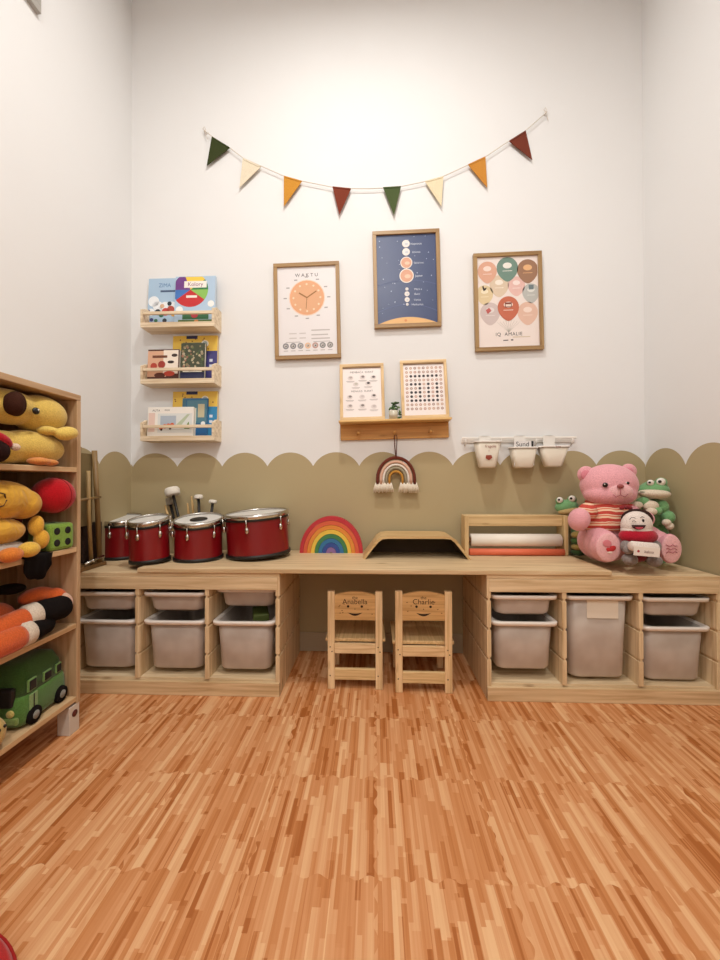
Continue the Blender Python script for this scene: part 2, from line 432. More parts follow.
def kid_chair(label, name_, u0, u1, col, yb):
    a = at(u0, 620, Y=yb); b = at(u1, 620, Y=yb); w = (b.x-a.x); xc = (a.x+b.x)/2
    t = thing('kids_chair', label, 'chair', (xc, yb, 0), group="children's wooden chairs under the desktop")
    hgt = at(u0, 591.5, Y=yb).z; h = w/2; pw = .031
    wz = wood(col, 'z', scale=1.6); wx = wood(col, 'x', scale=1.6)
    for s_ in (-1, 1):
        x0, x1 = sorted((s_*h, s_*(h-pw)))
        MB().box(x0, x1, 0, .022, 0, hgt, wz, .003).build('rear_leg', t)
        for zz in (.185, .165, .06):
            MB().lathe([(.0028, 0), (.0028, .0012), (0, .0016)], mat('#4a3524', .6), T(s_*(h-pw/2)+(.004 if zz == .165 else -.004), 0, zz, 90, 0, 0), n=10).build('screw', t)
        MB().box(x0, x1, .225, .247, 0, .2, wz, .003).build('front_leg', t)
        MB().box(x0+.004, x1-.004, .022, .225, .155, .195, wood(col, 'y', scale=1.6), .002).build('side_rail', t)
    iw = h-pw
    z0, z1, z2 = hgt-.125, hgt-.016, hgt-.001
    arc = [(-iw+2*iw*k/16, z1+(z2-z1)*math.sin(math.pi*k/16)) for k in range(17)]
    m = MB(); m.prism([(-iw, z0), (iw, z0)]+arc[::-1], .004, .018, wood('#d8ae74', 'x', scale=1.6)); dk = mat('#2a160b', .8)
    zc = (z0+z1)/2
    m.disc(-.03, zc+.005, .0055, dk, 1, y0=.004); m.disc(.03, zc+.005, .0055, dk, 1, y0=.004); m.disc(0, zc-.006, .0022, dk, 1, y0=.004)
    sm = [(-.032+.064*k/12, zc-.022-.004*math.sin(math.pi*k/12)) for k in range(13)]+[(.032-.064*k/12, zc-.022-.014*math.sin(math.pi*k/12)) for k in range(13)]
    m.flat(sm, dk, 1, y0=.004)
    m.text(name_[0], 0, zc+.043, .019, dk, 1, y0=.004); m.text(name_[1], 0, zc+.025, .032, dk, 1, y0=.004)
    for q in range(16):
        xx = random.uniform(-iw+.012, iw-.012); zz = random.uniform(z0+.02, z1-.008)
        if abs(xx) < .045 and zz > zc-.04: continue
        m.flat([(xx, zz), (xx+.005, zz+.002), (xx+.004, zz+.005), (xx-.002, zz+.004)], mat('#8a5f33', .8), 1, y0=.004)
    m.build('backrest', t, label='arched back board with a burnt-in smiling face and name')
    MB().box(-h-.012, h+.012, .021, .262, .2, .215, wood('#e0bf8b', 'y', scale=1.6), .003).build('seat', t)
    MB().box(-iw, iw, .003, .019, .155, .198, wx, .002).build('back_rail', t)
    MB().box(-iw, iw, .003, .019, .04, .088, wood('#e6c894', 'x', scale=1.6), .002).build('lower_rail', t)
    MB().box(-iw, iw, .228, .244, .155, .198, wx, .002).build('front_rail', t)
    return t


kid_chair('small pine chair with a carved smiling face and a long name, the left one', ('the', 'Anabella'), 327.5, 382.5, '#ecd0a4', 1.685)
kid_chair('small pine chair with a carved smiling face and a short name, the right one', ('the', 'Charlie'), 395.3, 452.3, '#eaca9b', 1.665)

# ------------------------------------------------------------ framed posters


def poster_frame(label, u0, v0, u1, v1, rot, hexc):
    a = at(u0, v0, Y=2.045); b = at(u1, v1, Y=2.045)
    cx_, cz = (a.x+b.x)/2, (a.z+b.z)/2; w = .356; h = .518
    t = thing('framed_poster', label, 'framed poster', (cx_, YB-.024, cz), (0, rot, 0), 'three framed posters on the white wall')
    fw = .02; m = MB(); wd = wood(hexc, 'x', .4); wz = wood(hexc, 'z', .4)
    m.box(-w/2, w/2, 0, .022, h/2-fw, h/2, wd); m.box(-w/2, w/2, 0, .022, -h/2, -h/2+fw, wd)
    m.box(-w/2, -w/2+fw, 0, .022, -h/2+fw, h/2-fw, wz); m.box(w/2-fw, w/2, 0, .022, -h/2+fw, h/2-fw, wz)
    m.build('frame', t)
    return t, w-2*fw, h-2*fw


PY = .01
GOLD = '#a8875a'
t, w, h = poster_frame('gold-framed poster with an orange clock face, left of the three', 273, 262.5, 341, 358, -1.1, GOLD)
m = MB(); m.box(-w/2, w/2, PY, .02, -h/2, h/2, mat('#e9e4e4', .35), 0)
ink = mat('#4b4547', .7); gr = mat('#a9a3a3', .7); org = mat('#e2ab82', .6); lt = mat('#f3d4b4', .6); br = mat('#a06f3c', .6)
m.text('W A K T U', 0, h*.405, .026, ink, 1, y0=PY)
cz = h*.15; m.disc(0, cz, .098, mat('#efd6c0', .6), 1, y0=PY); m.disc(0, cz, .093, mat('#e6a87e', .6), 2, y0=PY); m.disc(0, cz, .082, org, 3, y0=PY)
for k in range(12):
    a = R(30*k); m.disc(.073*math.sin(a), cz+.073*math.cos(a), .0055, lt, 4, y0=PY, n=12)
    m.rect(.118*math.sin(a)-.009, .118*math.sin(a)+.009, cz+.112*math.cos(a)-.003, cz+.112*math.cos(a)+.003, gr, 1, y0=PY)


def hand(m, ang, L_, wd_, c):
    a = R(ang); dx, dz = math.sin(a), math.cos(a); nx, nz = dz*wd_, -dx*wd_
    m.flat([(-nx, cz-nz), (nx, cz+nz), (dx*L_+nx, cz+dz*L_+nz), (dx*L_-nx, cz+dz*L_-nz)], c, 5, y0=PY)


hand(m, -58, .05, .0035, br); hand(m, 57, .062, .003, br); hand(m, 185, .06, .0015, br)
for q in ((-.1, -.06, -.12), (-.045, -.01, -.12), (-.1, -.06, -.145), (-.045, -.01, -.145)): m.rect(q[0], q[1], q[2]-.003, q[2]+.003, mat('#cfc8c6', .7), 1, y0=PY)
for zz in (-.105, -.13, -.15): m.rect(.02, .12-(.01 if zz == -.13 else 0), zz-.003, zz+.003, mat('#c0b8b6', .7), 1, y0=PY)
m.rect(-.12, -.04, -.168, -.165, gr, 1, y0=PY); m.rect(.03, .12, -.168, -.165, gr, 1, y0=PY)
for k, c in enumerate(('#8d8b8f', '#8d8b8f', '#97979a', '#e6bf9b', '#c09a90', '#8c8c8b', '#97938f')):
    m.disc(-.12+.04*k, -.187, .0165, mat(c, .6), 1, y0=PY); m.disc(-.12+.04*k, -.187, .009, mat('#c6c0bc', .6), 2, y0=PY)
    m.flat([(-.126+.04*k, -.193), (-.114+.04*k, -.190), (-.117+.04*k, -.182)], ink if k not in (3,) else br, 3, y0=PY)
    m.rect(-.132+.04*k, -.108+.04*k, -.215, -.211, mat('#b8b0ae', .6), 1, y0=PY)
m.build('print', t)

t, w, h = poster_frame('gold-framed navy poster of planets in a column, middle and highest', 373, 229.5, 441, 327, -1.1, GOLD)
m = MB(); m.box(-w/2, w/2, PY, .02, -h/2, h/2, mat('#3b486f', .35), 0)
pw_ = mat('#e7e0dd', .5); tan = mat('#d9a184', .5); star = mat('#b9c3da', .5)
for R_, hx in ((.34, '#54618a'), (.47, '#4b587f')):
    arc = []
    for k in range(25):
        xx = -w/2+w*k/24; arc.append((xx, -h/2-.235+math.sqrt(R_*R_-xx*xx)))
    m.flat(arc+[(x_, z_-.004) for x_, z_ in arc[::-1]], mat(hx, .5), 1, y0=PY)
arc = [(-w/2+w*k/24, -h/2+.0+.036*(1-((k-12)/12)**2)) for k in range(25)]
m.flat(arc[::-1]+[(-w/2, -h/2), (w/2, -h/2)][:0], mat('#e6b77b', .5), 2, y0=PY)
m.disc(-.01, -h/2+.018, .007, mat('#d88e54', .5), 3, y0=PY)
for nm, uz, r_, c, iw in (('Neptunus', .19, .019, pw_, 0), ('Uranus', .146, .019, pw_, 0), ('Saturnus', .088, .03, tan, 1), ('Jupiter', .018, .036, tan, 1),
                          ('Mars', -.053, .008, pw_, 0), ('Bumi', -.079, .0125, pw_, 0), ('Venus', -.11, .0125, pw_, 0), ('Merkurius', -.135, .007, pw_, 0)):
    m.disc(0, uz, r_*1.06, mat('#f1e6dc', .5), 2, y0=PY); m.disc(0, uz, r_*.92, c, 3, y0=PY)
    m.disc(r_*.15, uz-r_*.1, r_*.45, mat('#c9cbd3' if not iw else '#e8c6ac', .5), 4, y0=PY, rz=r_*.3)
    m.text(nm, .054 if not iw else .066, uz-.003, .015, mat('#d5dbe8', .5), 2, y0=PY)
for k in range(38):
    m.disc(random.uniform(-w/2+.01, w/2-.01), random.uniform(-h/2+.06, h/2-.01), random.choice((.0016, .0022, .003)), star, 2, y0=PY, n=8)
m.build('print', t)

t, w, h = poster_frame('gold-framed poster of pastel balloons, right of the three', 473, 252, 545, 350, -1.1, '#a38355')
m = MB(); m.box(-w/2, w/2, PY, .02, -h/2, h/2, mat('#ecdfd8', .35), 0)
for bx, bz, br_, hx, det in ((-.105, .165, .05, '#d9a58c', '#f0d8cc'), (0, .178, .056, '#6f8b7e', '#eae5dc'), (.105, .163, .055, '#9b7358', '#e2b07e'),
                            (-.045, .09, .05, '#d9c4ab', '#f2e7da'), (.045, .085, .045, '#e2b9b0', '#f2e0da'), (-.122, .045, .045, '#dcc69c', '#efe2c5'), (.12, .045, .045, '#b9b9b4', '#dcdcd6'),
                            (-.095, -.055, .052, '#cdbcb8', '#e2d8d4'), (.1, -.06, .053, '#dfb9a5', '#efd7ca'), (0, -.03, .056, '#c3694c', '#f0ddd0')):
    ly = 3 if bz == -.03 else (2 if bz > .15 else 1)
    pts = []
    for k in range(28):
        a = 2*math.pi*k/28; rr = br_; zz = math.sin(a)*rr*(1.05 if math.sin(a) > 0 else 1.28); xx = math.cos(a)*rr*(1 if math.sin(a) > 0 else 1-.3*(-math.sin(a))**2)
        pts.append((min(w/2-.002, max(-w/2+.002, bx+xx)), bz+zz))
    m.flat(pts, mat(hx, .5), ly, y0=PY)
    m.disc(bx, bz+.014, br_*.42, mat(det, .5), ly+1, y0=PY, rz=br_*.28)
    m.rect(bx-br_*.45, bx+br_*.45, bz-.016, bz-.013, mat(det, .5), ly+1, y0=PY)
m.flat([(-.128, .09), (-.122, .075), (-.11, .08), (-.114, .068), (-.127, .06), (-.134, .085)], mat('#33231f', .6), 3, y0=PY)
m.rect(.108, .134, .06, .085, mat('#6d7c80', .6), 3, y0=PY); m.flat([(-.118, -.04), (-.1, -.028), (-.088, -.044), (-.108, -.062)], mat('#bb5a55', .6), 3, y0=PY)
m.rect(-.018, .018, -.03, -.004, mat('#7b3c2d', .6), 5, y0=PY); m.rect(-.014, .014, -.026, -.014, mat('#ead4c5', .6), 6, y0=PY)
for k in range(9):
    x_ = -.06+.015*k; m.flat([(x_-.0008, -.095-abs(k-4)*.003), (x_+.0008, -.095-abs(k-4)*.003), (.001, -.16), (-.001, -.16)], mat('#b8b2a6', .6), 1, y0=PY)
m.text('IQ  AMALIE', .0, -.172, .026, mat('#3a3432', .6), 2, y0=PY, spacing=1.15, sx=.95)
m.rect(.02, .11, -.19, -.186, mat('#cdb99a', .6), 1, y0=PY); m.rect(-.03, -.004, -.206, -.201, ink, 1, y0=PY); m.rect(.01, .022, -.206, -.199, ink, 1, y0=PY)
m.build('print', t)

# ------------------------------------------------------------ bunting
bt = thing('bunting', 'string of eight triangular felt flags hung across the white wall', 'bunting', (0, 2.055, 2.5))
pts = [at(u, v, Y=2.055)-Vector(bt.location) for u, v in ((205, 131), (213, 137), (230, 148), (243, 158), (261, 166), (284, 176), (302, 181), (332, 187), (351, 188.5), (368, 188.6), (383, 188), (401, 186.5), (425, 181.5), (443, 176.5), (468, 165), (485, 157), (509, 141), (525, 131), (546, 113))]
CORD = mat('#d9cfc2', .8)
MB().tube(pts, .0022, CORD, 8).build('cord', bt)
for (u, v) in ((205, 131), (546, 112)):
    c = at(u, v, Y=2.055)-Vector(bt.location); m = MB()
    m.tube([c, c+Vector((-.012, 0, .012)), c+Vector((-.004, 0, .024)), c+Vector((.004, 0, .01)), c], .0018, CORD, 6)
    m.tube([c, c+Vector((.004, 0, -.02)), c+Vector((.012, .002, -.045))], .0015, CORD, 6); m.ball(c, .005, CORD); m.lathe([(.007, -.015), (.007, 0), (0, .003)], WHITE, Matrix.Translation(c) @ Matrix.Rotation(R(90), 4, 'X'), n=14); m.build('tied_bow', bt)
for a, b, c, hx, nm in (((212, 137), (230, 148), (207, 166), '#3d4527', 'olive green'), ((243, 158.5), (261, 167), (239.6, 188), '#eadfc6', 'cream'), ((284, 176.3), (302, 181.5), (284, 206.6), '#cf9134', 'mustard'),
                        ((332.5, 187), (351, 189), (339.4, 215), '#7d3724', 'rust'), ((383, 187.8), (401, 186.7), (394, 215.5), '#4b5a34', 'olive green'), ((425, 181.7), (443.3, 176.7), (441.4, 206.7), '#eadcba', 'cream'),
                        ((468, 165), (485.3, 157), (487, 187.8), '#cb8a35', 'mustard'), ((509, 141.4), (525.5, 131), (532, 160), '#73321f', 'rust')):
    P = [at(u, v, Y=2.055)-Vector(bt.location) for u, v in (a, b, c)]
    m = MB(); mm = mat(hx, .95, kind='cloth')
    m.prism([(p.x, p.z) for p in P], -.0035, .0005, mm)
    d = (P[1]-P[0]); n = Vector((d.z, 0, -d.x)).normalized()*.007
    q0, q1 = P[0]+d*.02, P[1]-d*.02
    m.prism([(q0.x, q0.z), (q1.x, q1.z), (q1.x+n.x-d.x*.08, q1.z+n.z-d.z*.08), (q0.x+n.x+d.x*.08, q0.z+n.z+d.z*.08)], -.0055, -.003, mm)
    m.build('flag', bt, label=nm+' felt flag')

# ------------------------------------------------------------ ledge with pegs
a = at(340, 421, Y=1.97); b = at(450.5, 418.5, Y=1.97)
lx, lz = (a.x+b.x)/2, (a.z+b.z)/2; lw = b.x-a.x+.016; LR = -1.2
lt_ = thing('peg_ledge', 'knotty pine wall ledge holding two picture frames and a plant', 'shelf', (lx, YB, lz), (0, LR, 0))
MB().box(-lw/2, lw/2, -.1, 0, -.006, .006, wood('#e5be7d', 'x'), .003).build('shelf_board', lt_)
MB().box(-lw/2+.002, lw/2-.002, -.016, 0, -.088, -.0065, wood('#cf9a55', 'x', scale=.8), .002).build('back_board', lt_)
for k in range(3):
    MB().lathe([(.006, 0), (.005, .022), (.009, .03), (.008, .036), (0, .038)], wood('#cf9a55', 'y'), T(-.19+.19*k, -.0155, -.055, 90, 0, 0), n=16).build('peg', lt_)


def ledge_frame(label, u0, v0, u1, v1, grid):
    yb = 2.0; a = at(u0, v0, Y=yb); b = at(u1, v1, Y=yb); w = (b.x-a.x)*1.03; h = (a.z-b.z)*1.06
    zb = lz+.0062+((a.x+b.x)/2-lx)*math.tan(R(1.2))+.0045
    t = thing('framed_picture', label, 'picture frame', ((a.x+b.x)/2, YB-.068, zb), (-9, LR, 0), 'two frames standing on the pine ledge')
    fw = .016; c = '#e6c796'; m = MB()
    m.box(-w/2, w/2, 0, .014, h-fw, h, wood(c, 'x')); m.box(-w/2, w/2, 0, .014, 0, fw, wood(c, 'x'))
    m.box(-w/2, -w/2+fw, 0, .014, fw, h-fw, wood(c, 'z')); m.box(w/2-fw, w/2, 0, .014, fw, h-fw, wood(c, 'z'))
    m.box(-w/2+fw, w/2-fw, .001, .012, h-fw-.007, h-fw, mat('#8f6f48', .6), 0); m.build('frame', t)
    m = MB(); m.box(-w/2+fw, w/2-fw, .007, .012, fw, h-fw, mat('#efe5e1', .4), 0); Y0 = .007
    W2 = w-2*fw; H2 = h-2*fw
    if not grid:
        for zz in (.89, .51): m.text('MEMBACA  SURAT' if zz > .6 else 'MENULIS  SURAT', 0, fw+H2*zz, .0145, mat('#6d6461', .7), 1, y0=Y0, sx=1.05)
        for q, (x_, z_) in enumerate(((-.3, .78), (.02, .79), (.3, .78), (-.16, .65), (.16, .66), (-.32, .4), (.0, .4), (.3, .41), (-.32, .22), (0., .22), (.3, .2))):
            X_, Z_ = x_*W2, fw+z_*H2
            c2 = ('#b8aba6', '#8b7f7c', '#6e6464', '#c6beb0', '#463e40', '#8f8683', '#cfc4c0', '#6b6160', '#a79c98', '#8a807c', '#c9bcb9')[q]
            m.disc(X_, Z_, .015, mat('#ddd2ce', .7), 1, y0=Y0, rz=.012); m.disc(X_+.002, Z_+.003, .0085, mat(c2, .7), 2, y0=Y0, rz=.006, n=14)
            m.rect(X_-.022, X_+.022, Z_-.02, Z_-.017, mat('#b3a8a4', .7), 1, y0=Y0); m.rect(X_-.017, X_+.017, Z_-.025, Z_-.0225, mat('#c7bdb9', .7), 1, y0=Y0)
    else:
        dark = {(r, c) for r in (2, 8) for c in range(1, 8)} | {(r, 7) for r in range(4, 8)} | {(4, 1), (4, 2), (4, 3), (5, 3), (6, 1), (6, 2), (6, 3), (7, 1), (7, 3), (4, 5), (5, 5), (6, 5), (7, 5)}
        for r_ in range(11):
            for c_ in range(9):
                X_ = (-.42+.105*c_)*W2; Z_ = fw+(.905-.078*r_)*H2
                hx = '#3f3a3d' if (r_, c_) in dark else random.choice(('#b3958a', '#c9a793', '#a78d86', '#c29a8d'))
                m.disc(X_, Z_, .0075, mat(hx, .7), 1, y0=Y0, n=14)
                if (r_, c_) not in dark: m.disc(X_, Z_, .003, mat('#e6d2c6', .7), 2, y0=Y0, n=8)
    m.build('print', t)


ledge_frame('light wood frame with small line drawings, left on the pine ledge', 340.5, 364, 384.5, 420, False)
ledge_frame('light wood frame with a grid of dots, right on the pine ledge', 402.5, 360, 449, 418, True)
# potted plant
p = at(393.5, 420, Y=1.985)
zb = lz+.006+(p.x-lx)*math.tan(R(1.2))+.001
pp = thing('potted_plant', 'tiny green plant in a glass pot between the two ledge frames', 'plant', (p.x, 2.0, zb))
MB().lathe([(.021, 0), (.024, .045), (.021, .045), (.019, .03), (0, .03)], mat('#cfc8b4', .15, spec=.7)).build('pot', pp)
m = MB(); gl = mat('#3f5b35', .6); gl2 = mat('#5f7d48', .6)
for k in range(34):
    a = random.uniform(0, 6.28); rr = random.uniform(.003, .026); zz = random.uniform(.045, .088)
    if k > 28: a = random.uniform(-.4, .4); rr = random.uniform(.026, .036); zz = random.uniform(.008, .05)
    m.ball((rr*math.cos(a), rr*math.sin(a)*.8, zz), (.010, .006, .004), gl if k % 3 else gl2, rot=(random.uniform(-1, 1), random.uniform(-1, 1), a), n=8)
m.build('leaves', pp)

# macrame rainbow
c = at(396, 484, Y=2.035)
k_ = px(1, 2.045)
mr = thing('rainbow_hanging', 'macrame rainbow wall hanging with cream tassels, below the pine ledge', 'wall decoration', (c.x, 2.035, c.z))


def archpts(r, zlow=0.0, ry=1.15):
    zc_ = px(5, 2.04); return [(-r, 0, zlow)]+[(r*math.cos(R(180-k*12)), 0, zc_+r*ry*math.sin(R(180-k*12))) for k in range(16)]+[(r, 0, zlow)]


for rr, hx, nm, tr in ((18.4, '#6e3325', 'dark rust', 2.0), (15.0, '#e3b8a0', 'pale pink', 1.7), (12.4, '#f1e9df', 'white', 1.3), (9.6, '#a39981', 'grey beige', 1.5), (6.6, '#c8913f', 'mustard', 1.4)):
    pts = archpts(px(rr, 2.04)); m = MB(); m.tube(pts, px(tr, 2.04)*.85, mat(hx, .9, kind='cloth'), 10); m.build('rope_arch', mr, label=nm+' rope arch')
for s_ in (-1, 1):
    m = MB(); cr_ = mat('#ece2d0', .95, kind='cloth')
    for k in range(12):
        x0 = s_*(px(5.2, 2.04)+k*px(1.32, 2.04)); fl = (x0-s_*.065)*.35
        m.tube([(x0, 0, .006), (x0+fl*.5, -.004, -.018), (x0+fl, -.003+.002*(k % 3), -.04-random.uniform(0, .008))], .0042, cr_, 6, taper=[.005, .0055, .0035])
    m.build('tassel', mr)
top = archpts(px(18.4, 2.04))[9][2]
m = MB(); hk = at(396, 436, Y=2.035)-Vector(mr.location)
m.tube([(0, 0, top), (-.003, 0, top+.03), (-.009, -.006, hk.z-.01), (-.008, -.01, hk.z+.002), (.004, -.012, hk.z+.004), (.006, -.006, hk.z-.01), (.003, 0, top+.03), (0, 0, top)], .0026, mat('#5a2d22', .9), 6); m.ball((0, 0, top+.008), .006, mat('#5a2d22', .9))
m.build('hanging_loop', mr)

# ------------------------------------------------------------ wall book racks
RACKC = '#ead9bd'


def book_rack(label, zb, u0=139.5, u1=213.5):
    a = at(u0, 380, Y=1.965); b = at(u1, 380, Y=1.965); w = b.x-a.x
    t = thing('book_rack', label, 'wall shelf', ((a.x+b.x)/2, YB, zb), group='three pine book racks on the wall'); dp = .1
    MB().box(-w/2, w/2, -dp, 0, 0, .026, wood(RACKC, 'x'), .002).build('base', t)
    for s_ in (-1, 1):
        x0, x1 = sorted((s_*w/2, s_*(w/2-.012)))
        # side with a sloping top edge
        m = MB(); m.prism([(-dp, .026), (0, .026), (0, .115), (-.06, .115), (-dp, .095)], 0, x1-x0, wood(RACKC, 'x'), Matrix.Translation((x1, 0, 0)) @ Matrix.Rotation(R(90), 4, 'Z'), bev=.001)
        m.build('side_panel', t)
    MB().box(-w/2+.0125, w/2-.0125, -dp+.002, -dp+.014, .068, .084, wood(RACKC, 'x'), .002).build('front_bar', t)
    MB().box(-w/2+.0125, w/2-.0125, -.008, 0, .06, .1, wood(RACKC, 'x'), .001).build('back_bar', t)
    return t, w


rz_ = (1.722, 1.425, 1.125)
book_rack('highest of the three pine book racks on the wall', rz_[0])
book_rack('middle one of the three pine book racks on the wall', rz_[1])
book_rack('lowest of the three pine book racks on the wall', rz_[2])


def book(label, u0, u1, vtop, rack, y, th, hexc, art=None, spine='#e8e0d4', name='picture_book', lean=4):
    a = at(u0, vtop, Y=y); b = at(u1, vtop, Y=y); b.x = min(b.x, at(213.5, 380, Y=1.965).x-.0135); w = b.x-a.x; zb = rz_[rack]+.0265; h = a.z-zb
    t = thing(name, label, 'book', ((a.x+b.x)/2, y, zb+.001), (-lean, 0, 0), 'children\'s books on the wall racks')
    MB().box(-w/2+.002, w/2-.002, .0018, th-.0018, .0015, h-.0015, mat('#ece5d8', .8), 0).build('pages', t)
    m = MB(); m.box(-w/2, w/2, 0, .0016, 0, h, mat(hexc, .35), 0); m.box(-w/2, w/2, th-.0016, th, 0, h, mat(hexc, .35), 0); m.box(-w/2, -w/2+.0018, .0016, th-.0016, 0, h, mat(spine, .4), 0)
    if art: art(m, w, h)
    m.build('cover', t)
    return t


def col(h): return mat(h, .4)


def r_(m, w, h, x0, x1, z0, z1, c, ly=1): m.rect(-w/2+x0*w, -w/2+x1*w, z0*h, z1*h, col(c), ly)
def d_(m, w, h, x, z, r, c, ly=1, rz=None): m.disc(-w/2+x*w, z*h, r, col(c), ly, rz=rz, n=20)


def art_snow(m, w, h):
    for x, z, r in ((.2, .52, .03), (.35, .42, .028), (.6, .4, .03), (.85, .42, .025), (.12, .3, .02)): d_(m, w, h, x, z, r, '#eceff2', 1)
    m.text('ZIMA', .01, h*.85, .032, col('#5b7fb0'), 1, sx=.9)
    r_(m, w, h, .42, .95, .71, .75, '#3f5478', 1)
    for x, z, r, c in ((.35, .3, .016, '#27323c'), (.5, .42, .012, '#d8b090'), (.62, .3, .022, '#c43b35'), (.8, .35, .02, '#b54a3b'), (.75, .47, .012, '#27323c'), (.48, .24, .014, '#2f6a4d'), (.9, .25, .014, '#e0a23c'), (.15, .14, .01, '#3a3f78'), (.3, .12, .01, '#2f6a4d'), (.6, .12, .012, '#27323c')): d_(m, w, h, x, z, r, c, 2)
    r_(m, w, h, .02, .08, .02, .35, '#46478f', 2); r_(m, w, h, 0, 1, 0, .09, '#b34b58', 3)


def art_color(m, w, h):
    cx, cz, rr = -w/2+.38*w, h*.72, w*.44
    segs = ('#2f7d45', '#f0cf4e', '#f0cf4e', '#703a87', '#703a87', '#3f74bd', '#c6282d', '#c6282d', '#c6282d', '#8cc05a')
    n = len(segs)
    for k in range(n):
        a0, a1 = 2*math.pi*k/n, 2*math.pi*(k+1)/n
        p = [(cx, cz)]+[(min(w/2-.001, max(-w/2+.001, cx+rr*math.cos(a0+(a1-a0)*j/5))), min(h-.002, cz+rr*math.sin(a0+(a1-a0)*j/5))) for j in range(6)]
        m.flat(p, col(segs[k]), 1)
    r_(m, w, h, .22, .78, .76, .9, '#f4efe6', 2); m.text('Kolory', 0, h*.83, .03, col('#8c2f6a'), 3)
    r_(m, w, h, .28, .55, .55, .6, '#f2e6da', 2); d_(m, w, h, .5, .2, .02, '#b83e46', 2); r_(m, w, h, .2, .85, .1, .22, '#3b6f4a', 1); d_(m, w, h, .12, .3, .02, '#f2f2ee', 2); d_(m, w, h, .9, .42, .018, '#f2f2ee', 2)
    r_(m, w, h, 0.1, .95, 0, .09, '#55703a', 3); d_(m, w, h, .55, .05, .012, '#cf8a4c', 4)


def art_brown(m, w, h):
    r_(m, w, h, .0, .6, .1, .95, '#d9a98b', 1); r_(m, w, h, .5, .97, .2, .97, '#f0e2d3', 2); r_(m, w, h, .15, .62, .72, .8, '#6d3b25', 3)
    d_(m, w, h, .2, .45, .018, '#b3402f', 3); d_(m, w, h, .45, .5, .02, '#9c3529', 3); d_(m, w, h, .74, .58, .018, '#2e1d18', 3, .008); d_(m, w, h, .85, .8, .016, '#3a2620', 3, .009); d_(m, w, h, .7, .2, .03, '#c24a38', 3, .014); d_(m, w, h, .4, .15, .03, '#5d2d1e', 3, .014)


def art_cards(m, w, h):
    for k in range(60):
        d_(m, w, h, random.uniform(.08, .92), random.uniform(.32, .93), random.uniform(.004, .008), random.choice(('#8a7a5a', '#5d6d3d', '#9c6d5a', '#b9a98c', '#44543a', '#c3b493')), 1)
    r_(m, w, h, 0, 1, .0, .2, '#2a3057', 2); r_(m, w, h, .1, .9, .21, .3, '#f0ead9', 2)
    m.text('CITY', 0, h*.255, .02, col('#20242c'), 3)


def art_big(c2, c3):
    def f(m, w, h):
        r_(m, w, h, .0, 1, .62, 1, '#e4bd4b', 1)
        r_(m, w, h, .3, .55, .93, 1, '#23264d', 2)
        for k in range(10): d_(m, w, h, random.uniform(.03, .97), random.uniform(.7, .95), .004, '#8b5a2b', 2)
        r_(m, w, h, .22, .73, .25, .85, c3, 2); r_(m, w, h, .73, 1, .0, .66, c2, 2); d_(m, w, h, .72, .82, .02, '#e9e2d4', 3); d_(m, w, h, .72, .82, .014, '#9aa7a4', 4)
        r_(m, w, h, .83, .9, .3, .36, '#d6dbe8', 3); r_(m, w, h, .83, .9, .42, .48, '#d6dbe8', 3)
    return f


def art_car(m, w, h):
    r_(m, w, h, .22, .97, .12, .78, '#dcdedb', 1); r_(m, w, h, .28, .62, .3, .7, '#aeb9c6', 2); r_(m, w, h, .02, .16, .15, .8, '#e6c9bd', 1)
    m.flat([(w*.1, h*.35), (w*.36, h*.75), (w*.42, h*.75), (w*.2, h*.3)], col('#b9c4a8'), 2); m.flat([(w*.3, h*.25), (w*.42, h*.25), (w*.4, h*.5)], col('#6d8a45'), 3)
    for x, z in ((.3, .3), (.38, .34), (.46, .36), (.54, .38)): d_(m, w, h, x, z, .012, '#d2603a', 4)
    d_(m, w, h, .31, .22, .006, '#26221f', 5); d_(m, w, h, .5, .26, .006, '#26221f', 5)
    m.text('AUTA', -w*.32, h*.88, .016, col('#2b2b33'), 1); m.text('misie', -w*.08, h*.9, .014, col('#4a4a52'), 1)


def art_teal(m, w, h):
    r_(m, w, h, .05, .95, .35, .95, '#4f7f92', 1); r_(m, w, h, .15, .5, .4, .75, '#8fb2ad', 2); r_(m, w, h, .55, .85, .5, .85, '#c6bd9c', 2); r_(m, w, h, 0, 1, 0, .3, '#23649c', 1); d_(m, w, h, .3, .3, .012, '#eef0ef', 2); d_(m, w, h, .8, .34, .012, '#eef0ef', 2)


book('light blue snowy picture book, left on the top rack', 147, 176, 277, 0, 2.03, .014, '#a9c4dc', art_snow)
book('picture book with a big multicoloured circle, right on the top rack', 174, 217, 275, 0, 2.008, .012, '#b3cbe2', art_color)
book('small cream and brown book with dark faces, left on the middle rack', 147, 178.5, 349, 1, 2.0, .02, '#4d2418', art_brown)
book('yellow and purple book standing at the back of the middle rack', 171.5, 216.5, 335, 1, 2.036, .015, '#d2a63c', art_big('#3f3a78', '#7f7b56'))
book('mottled green book with a navy strip, front of the middle rack', 180, 204, 342.5, 1, 2.005, .02, '#3f4630', art_cards)
book('white box-like book with small orange cars, left on the lowest rack', 147, 193, 407, 2, 2.0, .026, '#efe9e0', art_car)
book('yellow and blue book standing at the back of the lowest rack', 171.5, 216.5, 391, 2, 2.036, .015, '#d2a63c', art_big('#2b86b8', '#3f6f88'))
book('teal picture book behind the white one, lowest rack', 185, 207, 398, 2, 2.0275, .008, '#2d6690', art_teal, lean=4)

